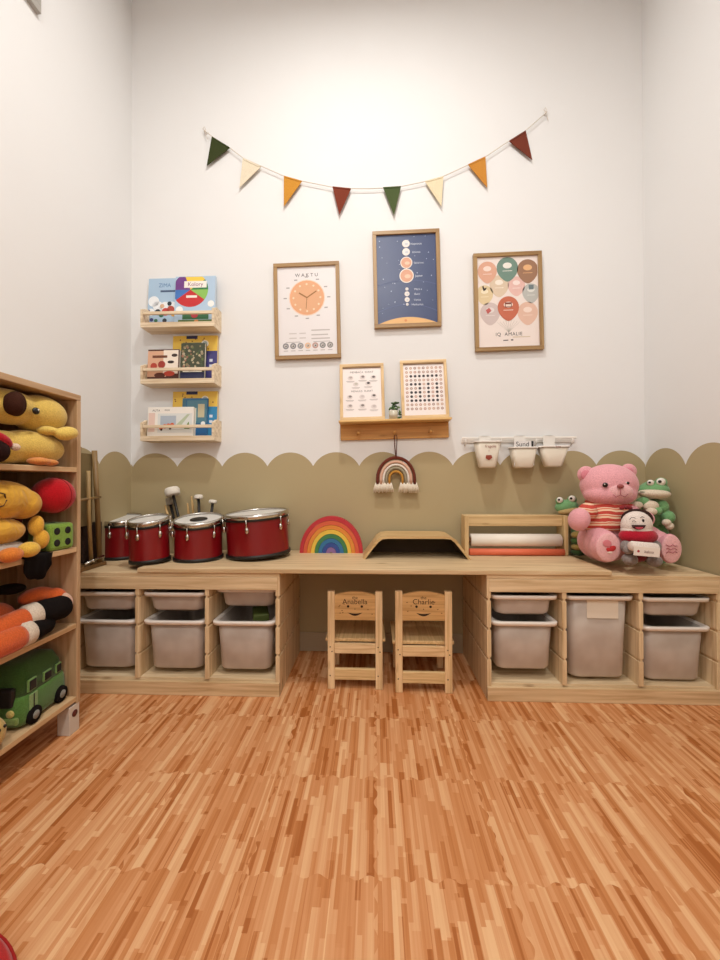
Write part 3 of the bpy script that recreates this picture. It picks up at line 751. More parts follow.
# ------------------------------------------------------------ rail with three cups
a = at(462, 439.5, Y=2.04); b = at(577, 439.5, Y=2.04); zr = a.z
rl = thing('hanging_rail', 'white wall rail carrying three white cups', 'rail', ((a.x+b.x)/2, YB, zr)); hw = (b.x-a.x)/2
MB().box(-hw, hw, -.03, -.022, .001, .013, WHITE, .003).build('front_bar', rl)
MB().box(-hw, hw, -.006, 0, -.016, .004, WHITE, .002).build('back_plate', rl)
for s_ in (-1, -.33, .33, 1):
    m = MB(); x_ = s_*(hw-.02); m.tube([(x_, -.003, -.03), (x_, -.02, -.02), (x_, -.026, .004)], .004, WHITE, 8); m.build('bracket', rl)


def cup(label, u0, u1, ub0, ub1, vb, txt, vt=441):
    y = 1.998; a = at(u0, 443, Y=y); b = at(u1, 443, Y=y); w = (b.x-a.x)/2; e = at(ub0, vb, Y=y); f = at(ub1, vb, Y=y); wb = (f.x-e.x)/2
    h = at(u0, vt, Y=y-.04).z-e.z; HK = zr+.016-e.z; xc = (a.x+b.x)/2
    t = thing('hanging_cup', label, 'cup', (xc, y, e.z), group='white cups hooked on the wall rail'); m = MB(); c = mat('#ded2c0', .4)
    dp = .034
    m.loft([(0, wb*.82, dp*.7, .015, 0), (.008, wb, dp*.82, .02, 0), (h, w, dp, .022, 0), (h, w-.003, dp-.003, .02, 0), (.01, wb-.004, dp*.8-.003, .018, 0)], c)
    m.build('bowl', t)
    m = MB(); m.loft([(h-.006, w+.001, dp+.001, .022, 0), (h-.006, w+.003, dp+.003, .024, 0), (h+.002, w+.003, dp+.003, .024, 0), (h+.002, w-.003, dp-.003, .02, 0)], WHITE, cap0=False, cap1=False); m.build('rim', t)
    m = MB(); m.box(-.02, .02, dp+.004, dp+.026, HK-.002, HK+.002, WHITE, .001); m.box(-.03, .03, dp+.004, dp+.0065, h-.02, HK+.002, WHITE, .0005); m.build('hook', t)
    if txt:
        m = MB(); sl = math.atan2(dp-.82*dp, h-.008); mm = Matrix.Translation((0, -dp*.82-.0035, .008)) @ Matrix.Rotation(sl, 4, 'X')
        red = mat('#96432f', .7)
        for s_, x_, z_, sz in txt: m.text(s_, x_, z_, sz, red, 1, mx=mm)
        if len(txt) > 1: m.flat([(-.017, .04), (.0, .03), (.017, .042), (.012, .056), (-.015, .055)], red, 1, mx=mm)
        m.build('print', t)
    return t, h, xc, y, e.z


cup('white hanging cup with red print and a red emblem, nearest the ledge', 474, 500, 478, 495, 468, (('fragole', .008, .1, .02), ('o', 0, .078, .012)))
cp, ch, cx, cy, cz_ = cup('plain white hanging cup with a lettered card inside, the middle one', 509.5, 536, 513, 532, 468, None, 447)
cup('white hanging cup with a short red print, nearest the pink bear', 537.5, 567.5, 543, 560, 467, (('latte', .012, .093, .014),), 446)
m = MB(); m.box(-.05, .05, 0, .004, 0, .125, mat('#e6e2e0', .5), .001); m.text('Sund', -.008, .107, .034, BLACK, 1); m.rect(.036, .047, .09, .124, BLACK, 2)
ob = m.build('lettered_card'); ob.location = (cx, cy-.018, cz_+.012); tag(ob, 'white card with black lettering standing in the middle cup', 'card')

# ------------------------------------------------------------ drums
RED = mat('#800e16', .28, spec=.6); HEADM = mat('#dcd8d2', .45)


def drum(label, u0, u1, vb, vt, Zb, tilt=0, muffle=False, turn=0, lift=0, slant=.16):
    uc = (u0+u1)/2; yf = at(uc, vb, Z=Zb).y; r = px(u1-u0, yf+.1)/2*.97; yc = yf+r
    if yc+r > YB-.02: yc = YB-.02-r
    xc = at(uc, vb, Y=yc).x; h = at(uc, vt, Y=yc-r).z-Zb
    t = thing('drum', label, 'drum', (xc, yc, Zb+lift), (0, tilt, turn), 'red toy drums on the desk')
    MB().lathe([(r*.97, .012), (r*.97, h-.012)], RED, n=48, caps=False).build('shell', t)
    m = MB(); m.lathe([(r*.9, h-.0035), (r*.0, h-.0035)], HEADM, n=48, caps=False); m.lathe([(r*.98, h-.012), (r*.98, h-.003), (r*.9, h-.0035)], HEADM, n=48, caps=False); m.build('drumhead', t)
    if muffle: MB().lathe([(r*.36, h-.0034), (r*.36, h-.0005), (0, h-.0005)], BLACK, n=32).build('muffle_pad', t, label='black round pad in the middle of the drumhead')
    m = MB(); m.lathe([(r*.985, h-.016), (r*1.03, h-.016), (r*1.03, h+.003), (r*.985, h+.006), (r*.96, h+.003), (r*.96, h-.003), (r*.985, h-.003)], CHROME, n=48, caps=False); m.build('top_hoop', t)
    m = MB(); m.lathe([(r*.985, h-.026), (r*1.01, h-.026), (r*1.01, h-.0165), (r*.985, h-.0165)], BLACK, n=48, caps=False); m.build('hoop_seal', t)
    m = MB(); m.lathe([(r*.9, .002), (r*1.015, 0), (r*1.02, .014), (r*.97, .016)], BLACK, n=48, caps=False); m.build('bottom_hoop', t)
    for k in range(6):
        a = R(-90+60*k); m = MB(); X, Y_ = math.cos(a)*r, math.sin(a)*r
        m.tube([(X*1.06, Y_*1.06, h-.004), (X*1.05, Y_*1.05, h*.66)], .0032, CHROME, 8)
        m.ball((X*1.03, Y_*1.03, h*.68), (.009, .009, .016), CHROME, n=12); m.box(-.006, .006, -.004, .004, -.007, .007, CHROME, .001, T(X*1.06, Y_*1.06, h-.006, 0, 0, math.degrees(a)+90)); m.build('lug', t)
    for ch in [q for q in bpy.data.objects if q.parent == t]:
        for v in ch.data.vertices: v.co.z += slant*(v.co.y+r)*max(0, v.co.z)/h
    return t, r, h


drum('dark red drum at the far left, half hidden by its neighbour', 103.5, 141, 561, 523, UZ)
drum('small tilted red drum second from the left', 131, 169.5, 566, 525, DZ, tilt=-2.5, lift=.004)
drum('red drum with a black pad on its head, below the mallets', 174.5, 223, 563.5, 525, DZ, muffle=True)
drum('widest red drum, right of the others and next to the toy rainbow', 228, 290, 557.5, 519, DZ, tilt=-3.5, lift=.0105, slant=.05)
# stands holding mallets
MG = 'mallets and sticks behind the drums'


def mallet(label, u, v, ub, r, hl, hx='#ece6da', th='#17120f', wood_=False, y1=2.0):
    top = at(u, v, Y=y1); bot = at(ub, 553, Y=y1-.04); bot.z = DZ+.004
    t = thing('drumstick' if wood_ else 'mallet', label, 'drumstick' if wood_ else 'mallet', bot, group=MG); d = top-Vector(bot)
    mx = d.to_track_quat('Z', 'Y').to_matrix().to_4x4(); L_ = d.length
    if wood_:
        MB().lathe([(.0065, 0), (.0065, L_*.8), (.004, L_-.01), (.0055, L_-.004), (0, L_)], wood('#d8b57c', 'z'), mx, n=12).build('stick', t)
    else:
        MB().lathe([(.007, 0), (.0075, L_-hl*.5)], mat(th, .5), mx, n=12).build('handle', t)
        MB().lathe([(0, L_-hl), (r*.9, L_-hl*.98), (r, L_-hl*.75), (r, L_-hl*.25), (r*.85, L_), (0, L_+.002)], mat(hx, .9, kind='cloth'), mx, n=24).build('mallet_head', t)


mallet('big black mallet with a wide white head, above the padded drum', 171.5, 488, 187, .037, .042)
mallet('black mallet with a white head standing upright behind the padded drum', 198.5, 495, 200.5, .022, .022, y1=2.0)
mallet('black mallet with a white head leaning to the right', 213, 500, 207, .02, .018, y1=2.0)
mallet('grey-headed mallet behind the big white one', 169, 498, 182, .02, .04, hx='#a59b8b', y1=2.035)
mallet('pale drumstick leaning left behind the drums', 165, 505, 178, .01, .01, wood_=True)
mallet('shorter of the two upright pale drumsticks', 187.5, 503, 193, .01, .01, wood_=True, y1=2.03)
mallet('taller of the two upright pale drumsticks', 191.5, 496, 197.5, .01, .01, wood_=True, y1=2.03)

# folded wooden stand and dark case by the left wall
st = thing('folding_stand', 'narrow folded wooden stand leaning by the left wall, beside the bookcase', 'stand', (-1.285, 1.685, UZ))
wd_ = wood('#8f7348', 'z')
m = MB(); m.tube([(-.01, -.055, .0), (-.022, -.06, .3), (-.018, -.04, .545)], .011, wd_, 10); m.build('post', st)
m = MB(); m.tube([(.005, .062, .0), (-.006, .058, .3), (-.01, .045, .535)], .011, wd_, 10); m.build('post', st)
m = MB(); m.tube([(.0, .015, .02), (.002, -.005, .25), (.002, -.008, .44)], .008, wood('#b79a68', 'z'), 10); m.build('centre_pole', st)
m = MB(); m.tube([(.004, -.065, .31), (.004, .065, .32)], .006, wd_, 8); m.build('cross_bar', st)
MB().box(-.034, -.028, -.058, .056, .19, .52, mat('#7d6b46', .8), .001).build('back_panel', st, label='thin tan board')
m = MB(); m.box(-.03, .022, -.075, .085, .0, .018, wood('#7c5c36', 'y'), .003); m.build('base', st)
m = MB(); m.tube([(.018, -.05, .03), (.018, .07, .045)], .005, CHROME, 8); m.ball((.018, .0, .036), .009, CHROME, n=12); m.build('metal_clamp', st)
cs = thing('dark_case', 'dark brown case tucked between the wooden stand and the left drum', 'case', (-1.322, 1.745, UZ))
MB().box(-.017, .001, -.045, .075, .0185, .2, mat('#2c1a14', .7), .006).build('body', cs)
m = MB(); m.tube([(.001, .03, .13), (.009, .03, .14), (.009, .055, .14), (.001, .055, .13)], .003, CHROME, 8); m.build('latch', cs)

# ------------------------------------------------------------ toy rainbow stacker
rb0 = at(331.5, 550, Y=2.0)
sk = thing('rainbow_stacker', 'wooden stacking rainbow toy in red, orange, yellow, green and blue', 'toy', (rb0.x, 2.0, DZ))
cols = (('#c0303a', 'red'), ('#d9603f', 'orange red'), ('#e08a38', 'orange'), ('#e8c04a', 'yellow'), ('#3f7d4c', 'green'), ('#2f6fa0', 'blue'), ('#2f4a94', 'dark blue'), ('#8d6a9c', 'mauve'))
Ro = px(31.5, 2.0); step = Ro/8.3; ky = (at(331, 516, Y=2.0).z-DZ)/Ro
for k, (hx, nm) in enumerate(cols):
    r0 = Ro-k*step; r1 = r0-step+.0012
    if k == 7: r1 = .006
    pts = [(r0*math.cos(R(a)), r0*math.sin(R(a))*ky) for a in range(0, 181, 6)]+[(r1*math.cos(R(a)), r1*math.sin(R(a))*ky) for a in range(180, -1, -6)]
    MB().prism(pts, -.02, .02, mat(hx, .5)).build('arch', sk, label=nm+' arch')

# riser
ry0 = 1.83
rs = thing('desk_riser', 'bent plywood riser with sloping sides, in the middle of the desktop', 'riser', (at(416.5, 540, Y=ry0).x, ry0, DZ))
hwB = px(107.5, ry0)/2; hwT = px(76, ry0)/2; hh = at(416, 536.5, Y=ry0).z-DZ
outer = [(-hwB, 0), (-hwB+.035, hh*.42), (-hwT-.01, hh*.82), (-hwT+.012, hh*.96), (-hwT+.045, hh), (hwT-.045, hh), (hwT-.012, hh*.96), (hwT+.01, hh*.82), (hwB-.035, hh*.42), (hwB, 0)]
inner = [(x*(1-.05), max(0, z-.011) if z > 0 else 0) for x, z in outer]
inner = [(-hwB+.014, 0), (-hwB+.044, hh*.38), (-hwT+.001, hh*.74), (-hwT+.02, hh*.87), (-hwT+.048, hh-.011), (hwT-.048, hh-.011), (hwT-.02, hh*.87), (hwT-.001, hh*.74), (hwB-.044, hh*.38), (hwB-.014, 0)]
m = MB(); m.prism(outer+inner[::-1], 0, .21, wood('#d3b27e', 'x')); m.build('bent_board', rs)
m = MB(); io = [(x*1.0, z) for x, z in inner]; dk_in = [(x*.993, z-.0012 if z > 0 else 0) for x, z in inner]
m.prism(io+dk_in[::-1], .012, .209, mat('#4a3a28', .8)); m.build('shade_lining', rs, label='dark brown lining standing for the shade inside')  # shade under the bent board put into a dark lining colour
MB().prism(dk_in, .19, .199, mat('#4a3a28', .8)).build('back_panel', rs, label='dark brown sheet added to keep the opening dark')  # added dark sheet, stops light passing through the open back

# paper roll holder
yh = 1.935
a = at(465, 553, Y=yh); b = at(568.7, 553, Y=yh); w = b.x-a.x; hh = at(465, 515.5, Y=yh).z-DZ
ph = thing('paper_roll_holder', 'pale wooden paper roll holder left of the pink bear', 'paper holder', ((a.x+b.x)/2, yh, DZ)); c = '#d9bd8c'
for s_ in (-1, 1):
    x0, x1 = sorted((s_*w/2, s_*(w/2-.02))); MB().box(x0, x1, 0, .085, 0, hh-.0005, wood(c, 'z'), .003).build('side_panel', ph)
MB().box(-w/2+.0205, w/2-.0205, .022, .036, hh-.055, hh, wood(c, 'x'), .002).build('top_rail', ph)
MB().box(-w/2+.0205, w/2-.0205, .0365, .085, hh-.016, hh, wood(c, 'x'), .002).build('top_board', ph)
MB().box(-w/2+.0205, w/2-.0205, .06, .085, 0, .012, wood(c, 'x'), .002).build('bottom_bar', ph)
cxr = (a.x+b.x)/2; wr = w/2-.021
zr2 = at(500, 540, Y=yh+.02).z
pr = thing('paper_roll', 'thick roll of white drawing paper inside the wooden holder', 'paper roll', (cxr, yh+.02, zr2))
MB().lathe([(.014, -wr+.012), (.031, -wr+.012), (.031, wr-.012), (.014, wr-.012)], mat('#f2e9dc', .7), T(0, 0, 0, 0, 90, 0), n=32).build('paper', pr)
MB().lathe([(.0135, -wr+.001), (.0135, wr-.001)], mat('#6b4a30', .7), T(0, 0, 0, 0, 90, 0), n=20).build('core', pr)
rr_ = MB().lathe([(.017, -wr+.002), (.017, wr-.002)], mat('#e4714f', .6), T(0, 0, 0, 0, 90, 0), n=24).build('coloured_paper_roll'); rr_.location = (cxr, yh+.002, DZ+.0175)
tag(rr_, 'thin coral red paper roll lying below the white roll', 'paper roll')

# ------------------------------------------------------------ soft toys on the right
PINK = plush('#eba9b1'); PINK2 = plush('#f0babd')
by = 1.84


def E(u, v, Y, rx, rz, ry=None):
    c = at(u, v, Y=Y); return c, (px(rx, Y), px(ry if ry else (rx+rz)/2, Y), px(rz, Y))


bear = thing('teddy_bear', 'large pink plush teddy bear in a red and cream striped shirt', 'soft toy', (1.09, 1.86, UZ))
BL = Vector(bear.location)


def bb(m, u, v, Y, rx, rz, mt, ry=None, rot=(0, 0, 0), n=24):
    c, r = E(u, v, Y, rx, rz, ry); m.ball(c-BL, r, mt, rot, n); return m


m = MB(); bb(m, 608.5, 485, by, 26, 20.5, PINK, 21); bb(m, 609.5, 494, by-.02, 24, 12.5, PINK, 19); head = m.build('head', bear, mods=.005)
for (u, v, rr) in ((586, 474.5, 8.2), (628.5, 471.5, 7.6)):
    m = MB(); bb(m, u, v, by+.02, rr, rr, PINK, 4.5); bb(m, u, v+.5, by-.003, rr*.62, rr*.62, plush('#dd8a97'), 2); e = m.build('ear', bear)
m = MB(); bb(m, 619.5, 492, by-.083, 12.5, 8.5, PINK2, 7); mz = m.build('muzzle', head); mz.parent = head
m = MB(); bb(m, 620.5, 486.3, by-.118, 3.3, 2.2, mat('#9a4a4a', .5), 2); q = m.build('nose', head)
m = MB(); dkl = mat('#a35560', .8)
pp_ = [at(620.5, 489, Y=by-.128)-BL, at(620.7, 494.5, Y=by-.136)-BL]; m.tube(pp_, .0017, dkl, 6)
pp_ = [at(u, v, Y=y_)-BL for u, v, y_ in ((613, 494.5, by-.123), (616, 497, by-.132), (620.7, 495, by-.137), (625, 497, by-.132), (628, 494, by-.121))]; m.tube(pp_, .0016, dkl, 6); m.build('mouth', head)
for (u, v, y_) in ((605.3, 485, by-.094), (626.8, 483.3, by-.09)):
    m = MB(); bb(m, u, v, y_, 2.6, 2.4, mat('#1c0f0d', .15), 1.8); bb(m, u-.6, v-.8, y_-.008, .6, .6, WHITE, .5, n=8); m.build('eye', head)
m = MB(); bb(m, 604, 541, by, 24, 20, PINK, 20); bb(m, 606, 526, by, 22, 20, PINK, 18); m.build('body', bear, mods=.005)
# shirt with stripes round it
smt = bpy.data.materials.new('striped_jersey'); smt.use_nodes = True; N = smt.node_tree.nodes; L = smt.node_tree.links; pb = N['Principled BSDF']; pb.inputs['Roughness'].default_value = .9
tc = N.new('ShaderNodeTexCoord'); sp = N.new('ShaderNodeSeparateXYZ'); L.new(tc.outputs['Object'], sp.inputs[0])
mm_ = N.new('ShaderNodeMath'); mm_.operation = 'MULTIPLY'; mm_.inputs[1].default_value = 1/.031; nn = N.new('ShaderNodeTexNoise'); nn.inputs['Scale'].default_value = 14; L.new(tc.outputs['Object'], nn.inputs[0])
ad = N.new('ShaderNodeMath'); ad.operation = 'MULTIPLY_ADD'; ad.inputs[1].default_value = .022; L.new(nn.outputs['Fac'], ad.inputs[0]); L.new(sp.outputs[2], ad.inputs[2]); L.new(ad.outputs[0], mm_.inputs[0])
fr = N.new('ShaderNodeMath'); fr.operation = 'FRACT'; L.new(mm_.outputs[0], fr.inputs[0])
cr = N.new('ShaderNodeValToRGB'); cr.color_ramp.interpolation = 'CONSTANT'; L.new(fr.outputs[0], cr.inputs[0]); e = cr.color_ramp.elements
e[0].color = lin('#c6483c'); e[1].position = .45; e[1].color = lin('#efc9a8'); k = e.new(.72); k.color = lin('#d9684a'); k = e.new(.86); k.color = lin('#efd2b4'); L.new(cr.outputs[0], pb.inputs['Base Color'])
nb = N.new('ShaderNodeBump'); nb.inputs['Distance'].default_value = .008; nb.inputs['Strength'].default_value = .5; L.new(nn.outputs['Fac'], nb.inputs['Height']); L.new(nb.outputs[0], pb.inputs['Normal'])
m = MB(); c_ = at(606, 515, Y=by)-BL
prof = [(px(17, by), px(13.5, by)), (px(20.5, by), px(9, by)), (px(23.2, by), px(1, by)), (px(24.0, by), px(-7, by)), (px(24.2, by), px(-13, by)), (px(23.2, by), px(-13.3, by))]
m.lathe(prof[::-1], smt, Matrix.Translation(c_) @ Matrix.Diagonal((1, .86, 1, 1)), n=40, caps=False)
bb(m, 587.5, 511.5, by-.062, 8.6, 8.6, smt, 8.6, rot=(0, .4, 0)); bb(m, 628, 511, by-.03, 7.5, 7.5, smt, 7.5)
m.tube([c_+Vector((px(17.5, by)*math.cos(R(a)), px(15, by)*math.sin(R(a)), px(13, by))) for a in range(0, 360, 15)], .006, mat('#c6483c', .9), 8, closed=True)
m.build('shirt', bear)
bw = MB(); c_ = at(626, 508, Y=by-.13)-BL
for s_ in (-1, 1): bw.ball(c_+Vector((s_*.014, 0, .002)), (.015, .006, .009), mat('#8f2a30', .9, kind='cloth'), rot=(0, s_*.4, 0), n=14)
bw.ball(c_, .006, mat('#6f1c22', .9)); bw.build('bow', bear, label='small dark red bow')
m = MB(); bb(m, 579, 519.5, by-.08, 9.5, 11.5, PINK, 11, rot=(0, .25, 0)); bb(m, 584, 514, by-.06, 6.5, 7, PINK, 7); m.build('arm', bear, mods=.005)
m = MB(); bb(m, 640, 520, by-.06, 12, 9, PINK, 12, rot=(0, -.3, 0)); bb(m, 631, 513, by-.04, 8, 8, PINK, 8); m.build('arm', bear, mods=.005)


def leg(pts, sole, pad_kind):
    m = MB()
    for (u, v, Y, rx, rz, *ry_) in pts: bb(m, u, v, Y, rx, rz, PINK, ry_[0] if ry_ else (rx+rz)/2)
    o = m.build('leg', bear, mods=.005)
    u, v, Y, rx, rz = sole
    m = MB(); bb(m, u, v, Y, rx, rz, PINK2, 2.2); so = m.build('foot_pad', o)
    m = MB(); rd = mat('#c02b2e', .8); Y2 = Y-px(2.5, Y)
    if pad_kind:
        bb(m, u-1.2, v-4, Y2, 4.2, 3.6, mat('#d98089', .8), .5, rot=(0, .4, 0)); bb(m, u+4, v+1, Y2, 3.6, 2.6, rd, .5, rot=(0, -.5, 0)); bb(m, u+.3, v+2.2, Y2, 2.6, 2, rd, .5, rot=(0, .5, 0)); bb(m, u+1.4, v+5, Y2, 2.4, 1.2, mat('#f0d9cc', .8), .5)
    else:
        c_ = at(u, v, Y=Y2)-BL; pk = mat('#b86670', .8)
        for dz in (.014, .0, -.014): m.tube([c_+Vector((-.022+k*.009, 0, dz+.004*math.sin(k*2.2+dz*90))) for k in range(6)], .0016, pk, 6)
    m.build('embroidery', so)


leg([(599.5, 543, by-.06, 14, 16), (604, 546, by-.105, 13, 16), (607, 547, by-.15, 12.5, 15, 7)], (608.5, 547.5, by-.180, 12, 14), True)
leg([(645, 538, by-.03, 15, 13), (658, 544, by-.07, 11, 13), (669.5, 548.5, by-.13, 10, 14.5, 7)], (671.5, 549, by-.158, 9.5, 13.5), False)

# doll held in front of the bear
dy = 1.66
doll = thing('plush_doll', 'small white-faced winking plush doll with a red band, in front of the bear', 'soft toy', (1.1, dy, UZ)); BL2 = Vector(doll.location)


def db(m, u, v, Y, rx, rz, mt, ry=None, rot=(0, 0, 0), n=20):
    c, r = E(u, v, Y, rx, rz, ry); m.ball(c-BL2, r, mt, rot, n); return m


m = MB(); wp = plush('#e9dcd4'); db(m, 636.5, 525, dy, 14.2, 13.5, wp, 10); db(m, 636.5, 530, dy, 14.3, 7, wp, 10); hd = m.build('head', doll)
m = MB(); db(m, 637, 519, dy+.03, 14.5, 10, plush('#3a2420'), 9); m.build('hair', doll)
m = MB(); db(m, 638, 536, dy-.008, 17.8, 8.4, plush('#b0182f'), 11); m.build('band', doll, label='dark red knitted band')
m = MB(); db(m, 638, 549, dy, 12, 12.5, plush('#76222b'), 9); m.build('body', doll)
m = MB(); mk = mat('#201010', .7)
for us, vs in (((629.5, 631.5, 633.5, 635.5), (519.5, 517.6, 517.4, 518.4)), ((632, 634, 636), (521.6, 520.6, 521.6)), ((640.5, 642.5, 644.5), (517.5, 516.6, 517.6))):
    m.tube([at(u, v, Y=dy-px(10.2-.055*(u-636.5)**2*.8, dy))-BL2 for u, v in zip(us, vs)], .0012, mk, 6)
db(m, 643.3, 520.6, dy-px(9.4, dy), 1.1, 1.6, mk, .7, n=10); m.build('eyes', hd)
m = MB(); c_ = at(638.8, 525.2, Y=dy-px(10.0, dy))-BL2; sm = [(-.026+.052*k/10, .001) for k in range(11)]+[(.026*math.cos(R(a)), -.018*math.sin(R(a))) for a in range(0, 181, 15)]
m.prism(sm, -.002, .004, mat('#3a1018', .7), Matrix.Translation(c_)); m.prism([(x*.6, -.008+(z*.45)) for x, z in sm], -.0035, .0, mat('#c5475a', .7), Matrix.Translation(c_)); m.build('mouth', hd)
GREY = plush('#8f8784')
for s_, u in ((-1, 626.5), (1, 655)):
    m = MB(); db(m, u, 546.5, dy-.02, 5.2, 6.5, GREY, 5.5); db(m, u-s_*2, 550, dy-.045, 4.2, 4.4, GREY, 4.4); m.build('arm', doll, mods=.003)
for u, v in ((629.8, 559.6), (654, 561)):
    m = MB(); db(m, u, v-.5, dy-.03, 6.4, 6, GREY, 7.5); o = m.build('foot', doll)
sc = thing('plush_scroll', 'white rolled plush banner held by the small doll', 'soft toy', at(643.5, 549, Y=dy-.075))
m = MB(); m.lathe([(.0, -.052), (.017, -.052), (.02, -.045), (.02, .045), (.017, .052), (0, .052)], wp, T(0, 0, .008, 0, 95, 0), n=20); m.build('roll', sc)
m = MB(); m.box(-.05, .05, -.021, -.018, -.026, .012, mat('#efe5dc', .8), .001, T(0, 0, 0, 0, 5, 0)); m.text('bakso', .008, -.008, .016, mat('#7a4a44', .7), 1, y0=-.0212, mx=T(0, 0, 0, 0, 5, 0)); m.disc(-.034, -.005, .005, mat('#b0303a', .7), 1, y0=-.0212); m.build('cloth_flap', sc)

# frogs
FG = '#79ac76'


def frog_eyes(fn, m_, parent, lst, Y):
    for u, v, r in lst:
        m = MB(); fn(m, u, v+1, Y+.004, r*1.25, r*1.2, plush(FG), r); fn(m, u, v, Y-px(r*.5, Y), r*.95, r*.9, mat('#ece4da', .6), r*.6); fn(m, u-.25*r, v-.1*r, Y-px(r*1.06, Y), r*.4, r*.33, mat('#15110f', .3), .2*r, n=10); m.build('eye', parent)


fy = 1.87
fgr = thing('plush_frog', 'green plush frog with a white bow, perched in the corner behind the bear', 'soft toy', (1.33, fy+.04, UZ)); BL3 = Vector(fgr.location)


def fb(m, u, v, Y, rx, rz, mt, ry=None, rot=(0, 0, 0), n=20):
    c, r = E(u, v, Y, rx, rz, ry); m.ball(c-BL3, r, mt, rot, n); return m


G = plush(FG); CR = plush('#e4d6c0')
m = MB(); fb(m, 653, 490.5, fy, 14.5, 8, G, 11); fb(m, 654, 487, fy+.01, 12, 6, G, 9); hd = m.build('head', fgr, mods=.004)
m = MB(); fb(m, 654, 493.8, fy-.022, 14.6, 4.9, CR, 10.6, rot=(0, .05, 0)); m.build('jaw', hd, label='cream lower jaw')
m = MB(); m.tube([at(640+k*3.6, 491.8+.25*k, Y=fy-px(10.6-.055*(k-3.8)**2*4, fy)+.0)-BL3 for k in range(8)], .002, mat('#2f5a35', .8), 6); m.build('mouth', hd)
frog_eyes(fb, None, hd, ((650.5, 482.8, 3.3), (661, 482, 4.4)), fy-.02)
m = MB(); fb(m, 655, 512, fy+.01, 12.5, 13, G, 9); fb(m, 655, 545, fy+.04, 15, 22, G, 10); m.build('body', fgr, mods=.004)
m = MB(); fb(m, 650.5, 506, fy-.045, 7.5, 5.4, CR, 5); m.build('belly', fgr)
m = MB(); fb(m, 662, 506.5, fy-.03, 5.6, 6.5, G, 6); fb(m, 656.5, 511, fy-.055, 5, 4.2, G, 5); o = m.build('arm', fgr, mods=.004)
m = MB(); fb(m, 651.5, 511.5, fy-.07, 5, 3.6, CR, 4); m.build('hand', o)
m = MB(); fb(m, 643, 502, fy-.03, 6, 5, G, 5); o = m.build('arm', fgr)
m = MB(); fb(m, 637, 505, fy-.05, 5.2, 3.6, CR, 4); m.build('hand', o)
m = MB(); fb(m, 667.5, 517, fy-.04, 6, 6.5, G, 7); fb(m, 664, 519, fy-.0, 8, 7, G, 8); o = m.build('leg', fgr, mods=.004)
m = MB(); fb(m, 666.5, 522.5, fy-.075, 3.6, 3.4, CR, 4); fb(m, 669.5, 526, fy-.075, 3.4, 3.6, CR, 4); m.build('foot', o)

fy2 = 1.985
fs = thing('plush_frog', 'small green plush frog peeking over the paper roll holder', 'soft toy', (.96, fy2+.02, UZ+.0205)); BL4 = Vector(fs.location)


def gb(m, u, v, Y, rx, rz, mt, ry=None, rot=(0, 0, 0), n=20):
    c, r = E(u, v, Y, rx, rz, ry); m.ball(c-BL4, r, mt, rot, n); return m


m = MB(); gb(m, 566.5, 506.5, fy2, 11, 6.8, G, 7, rot=(0, -.12, 0)); hd = m.build('head', fs)
m = MB(); gb(m, 568.5, 510.5, fy2-.01, 10, 4, plush('#c0a772'), 6.3, rot=(0, -.16, 0)); m.build('jaw', hd, label='tan lower jaw')
frog_eyes(gb, None, hd, ((559.8, 500, 3.2), (572, 498.7, 3.5)), fy2-.01)
m = MB(); gb(m, 578, 528, fy2+.015, 6.5, 18, G, 6); gb(m, 579, 545, fy2+.01, 7, 11, G, 6.4); gb(m, 572, 514, fy2+.01, 6, 5, G, 5); m.build('body', fs, mods=.004)
m = MB()
for k, (v, hx) in enumerate(((535, '#a98f50'), (541, '#4a6a34'), (547, '#a98f50'), (552, '#39512b'))): gb(m, 578.2, v, fy2-.045, 6.8, 3.7, plush(hx), 6)
m.build('leg', fs, label='tan and green striped leg')

# ------------------------------------------------------------ bookcase on the left
BX0, BX1, BY0, BY1 = -1.322, -1.09, .42, 1.388
bc = thing('bookcase', 'open pine bookcase of soft toys along the left wall', 'bookcase', ((BX0+BX1)/2, (BY0+BY1)/2, 0)); BO = Vector(bc.location); th = .018
BW = '#c3a37f'


def bx(name, x0, x1, y0, y1, z0, z1, mt, lab=None, bev=.002): return MB().box(x0-BO.x, x1-BO.x, y0-BO.y, y1-BO.y, z0, z1, mt, bev).build(name, bc, lab)


bx('top_board', BX0, BX1, BY0, BY1, 1.209, 1.23, wood(BW, 'y'))
bx('side_panel', BX0, BX1, BY1-th, BY1, .1, 1.2085, wood(BW, 'z')); bx('side_panel', BX0, BX1, BY0, BY0+th, .1, 1.2085, wood(BW, 'z'))
bx('back_panel', BX0, BX0+.006, BY0+th, BY1-th, .1, 1.2085, wood('#8f6d4a', 'z'))
SHZ = (.127, .393, .671, .962)
for z in SHZ: bx('shelf_board', BX0+.006, BX1-.001, BY0+th+.0002, BY1-th-.0002, z-.018, z, wood('#d3b288', 'y'))
for y0 in (BY0, BY1-.05):
    for x0 in (BX0, BX1-.05):
        o = bx('leg', x0+.002, x0+.048, y0+.002, y0+.048, 0, .0995, mat('#cfc3b6', .5), 'grey white block foot')
        if y0 > 1 and x0 > BX0+.05:
            m = MB(); m.lathe([(.012, 0), (.012, .0015), (0, .0015)], mat('#5a1f18', .6), T(BX1-BO.x-.002, BY1-.025-BO.y, .07, 0, 90, 0), n=18); m.build('sticker', o)


def soft(name, label, cat, loc, group=None): return thing(name, label, cat, loc, group=group)


def P(t, name, lst, mt, mods=None, lab=None, parent=None):
    m = MB()
    for c, r, *ro in lst: m.ball(Vector(c)-Vector(t.location), r, mt, ro[0] if ro else (0, 0, 0), 22)
    return m.build(name, parent or t, lab, mods)


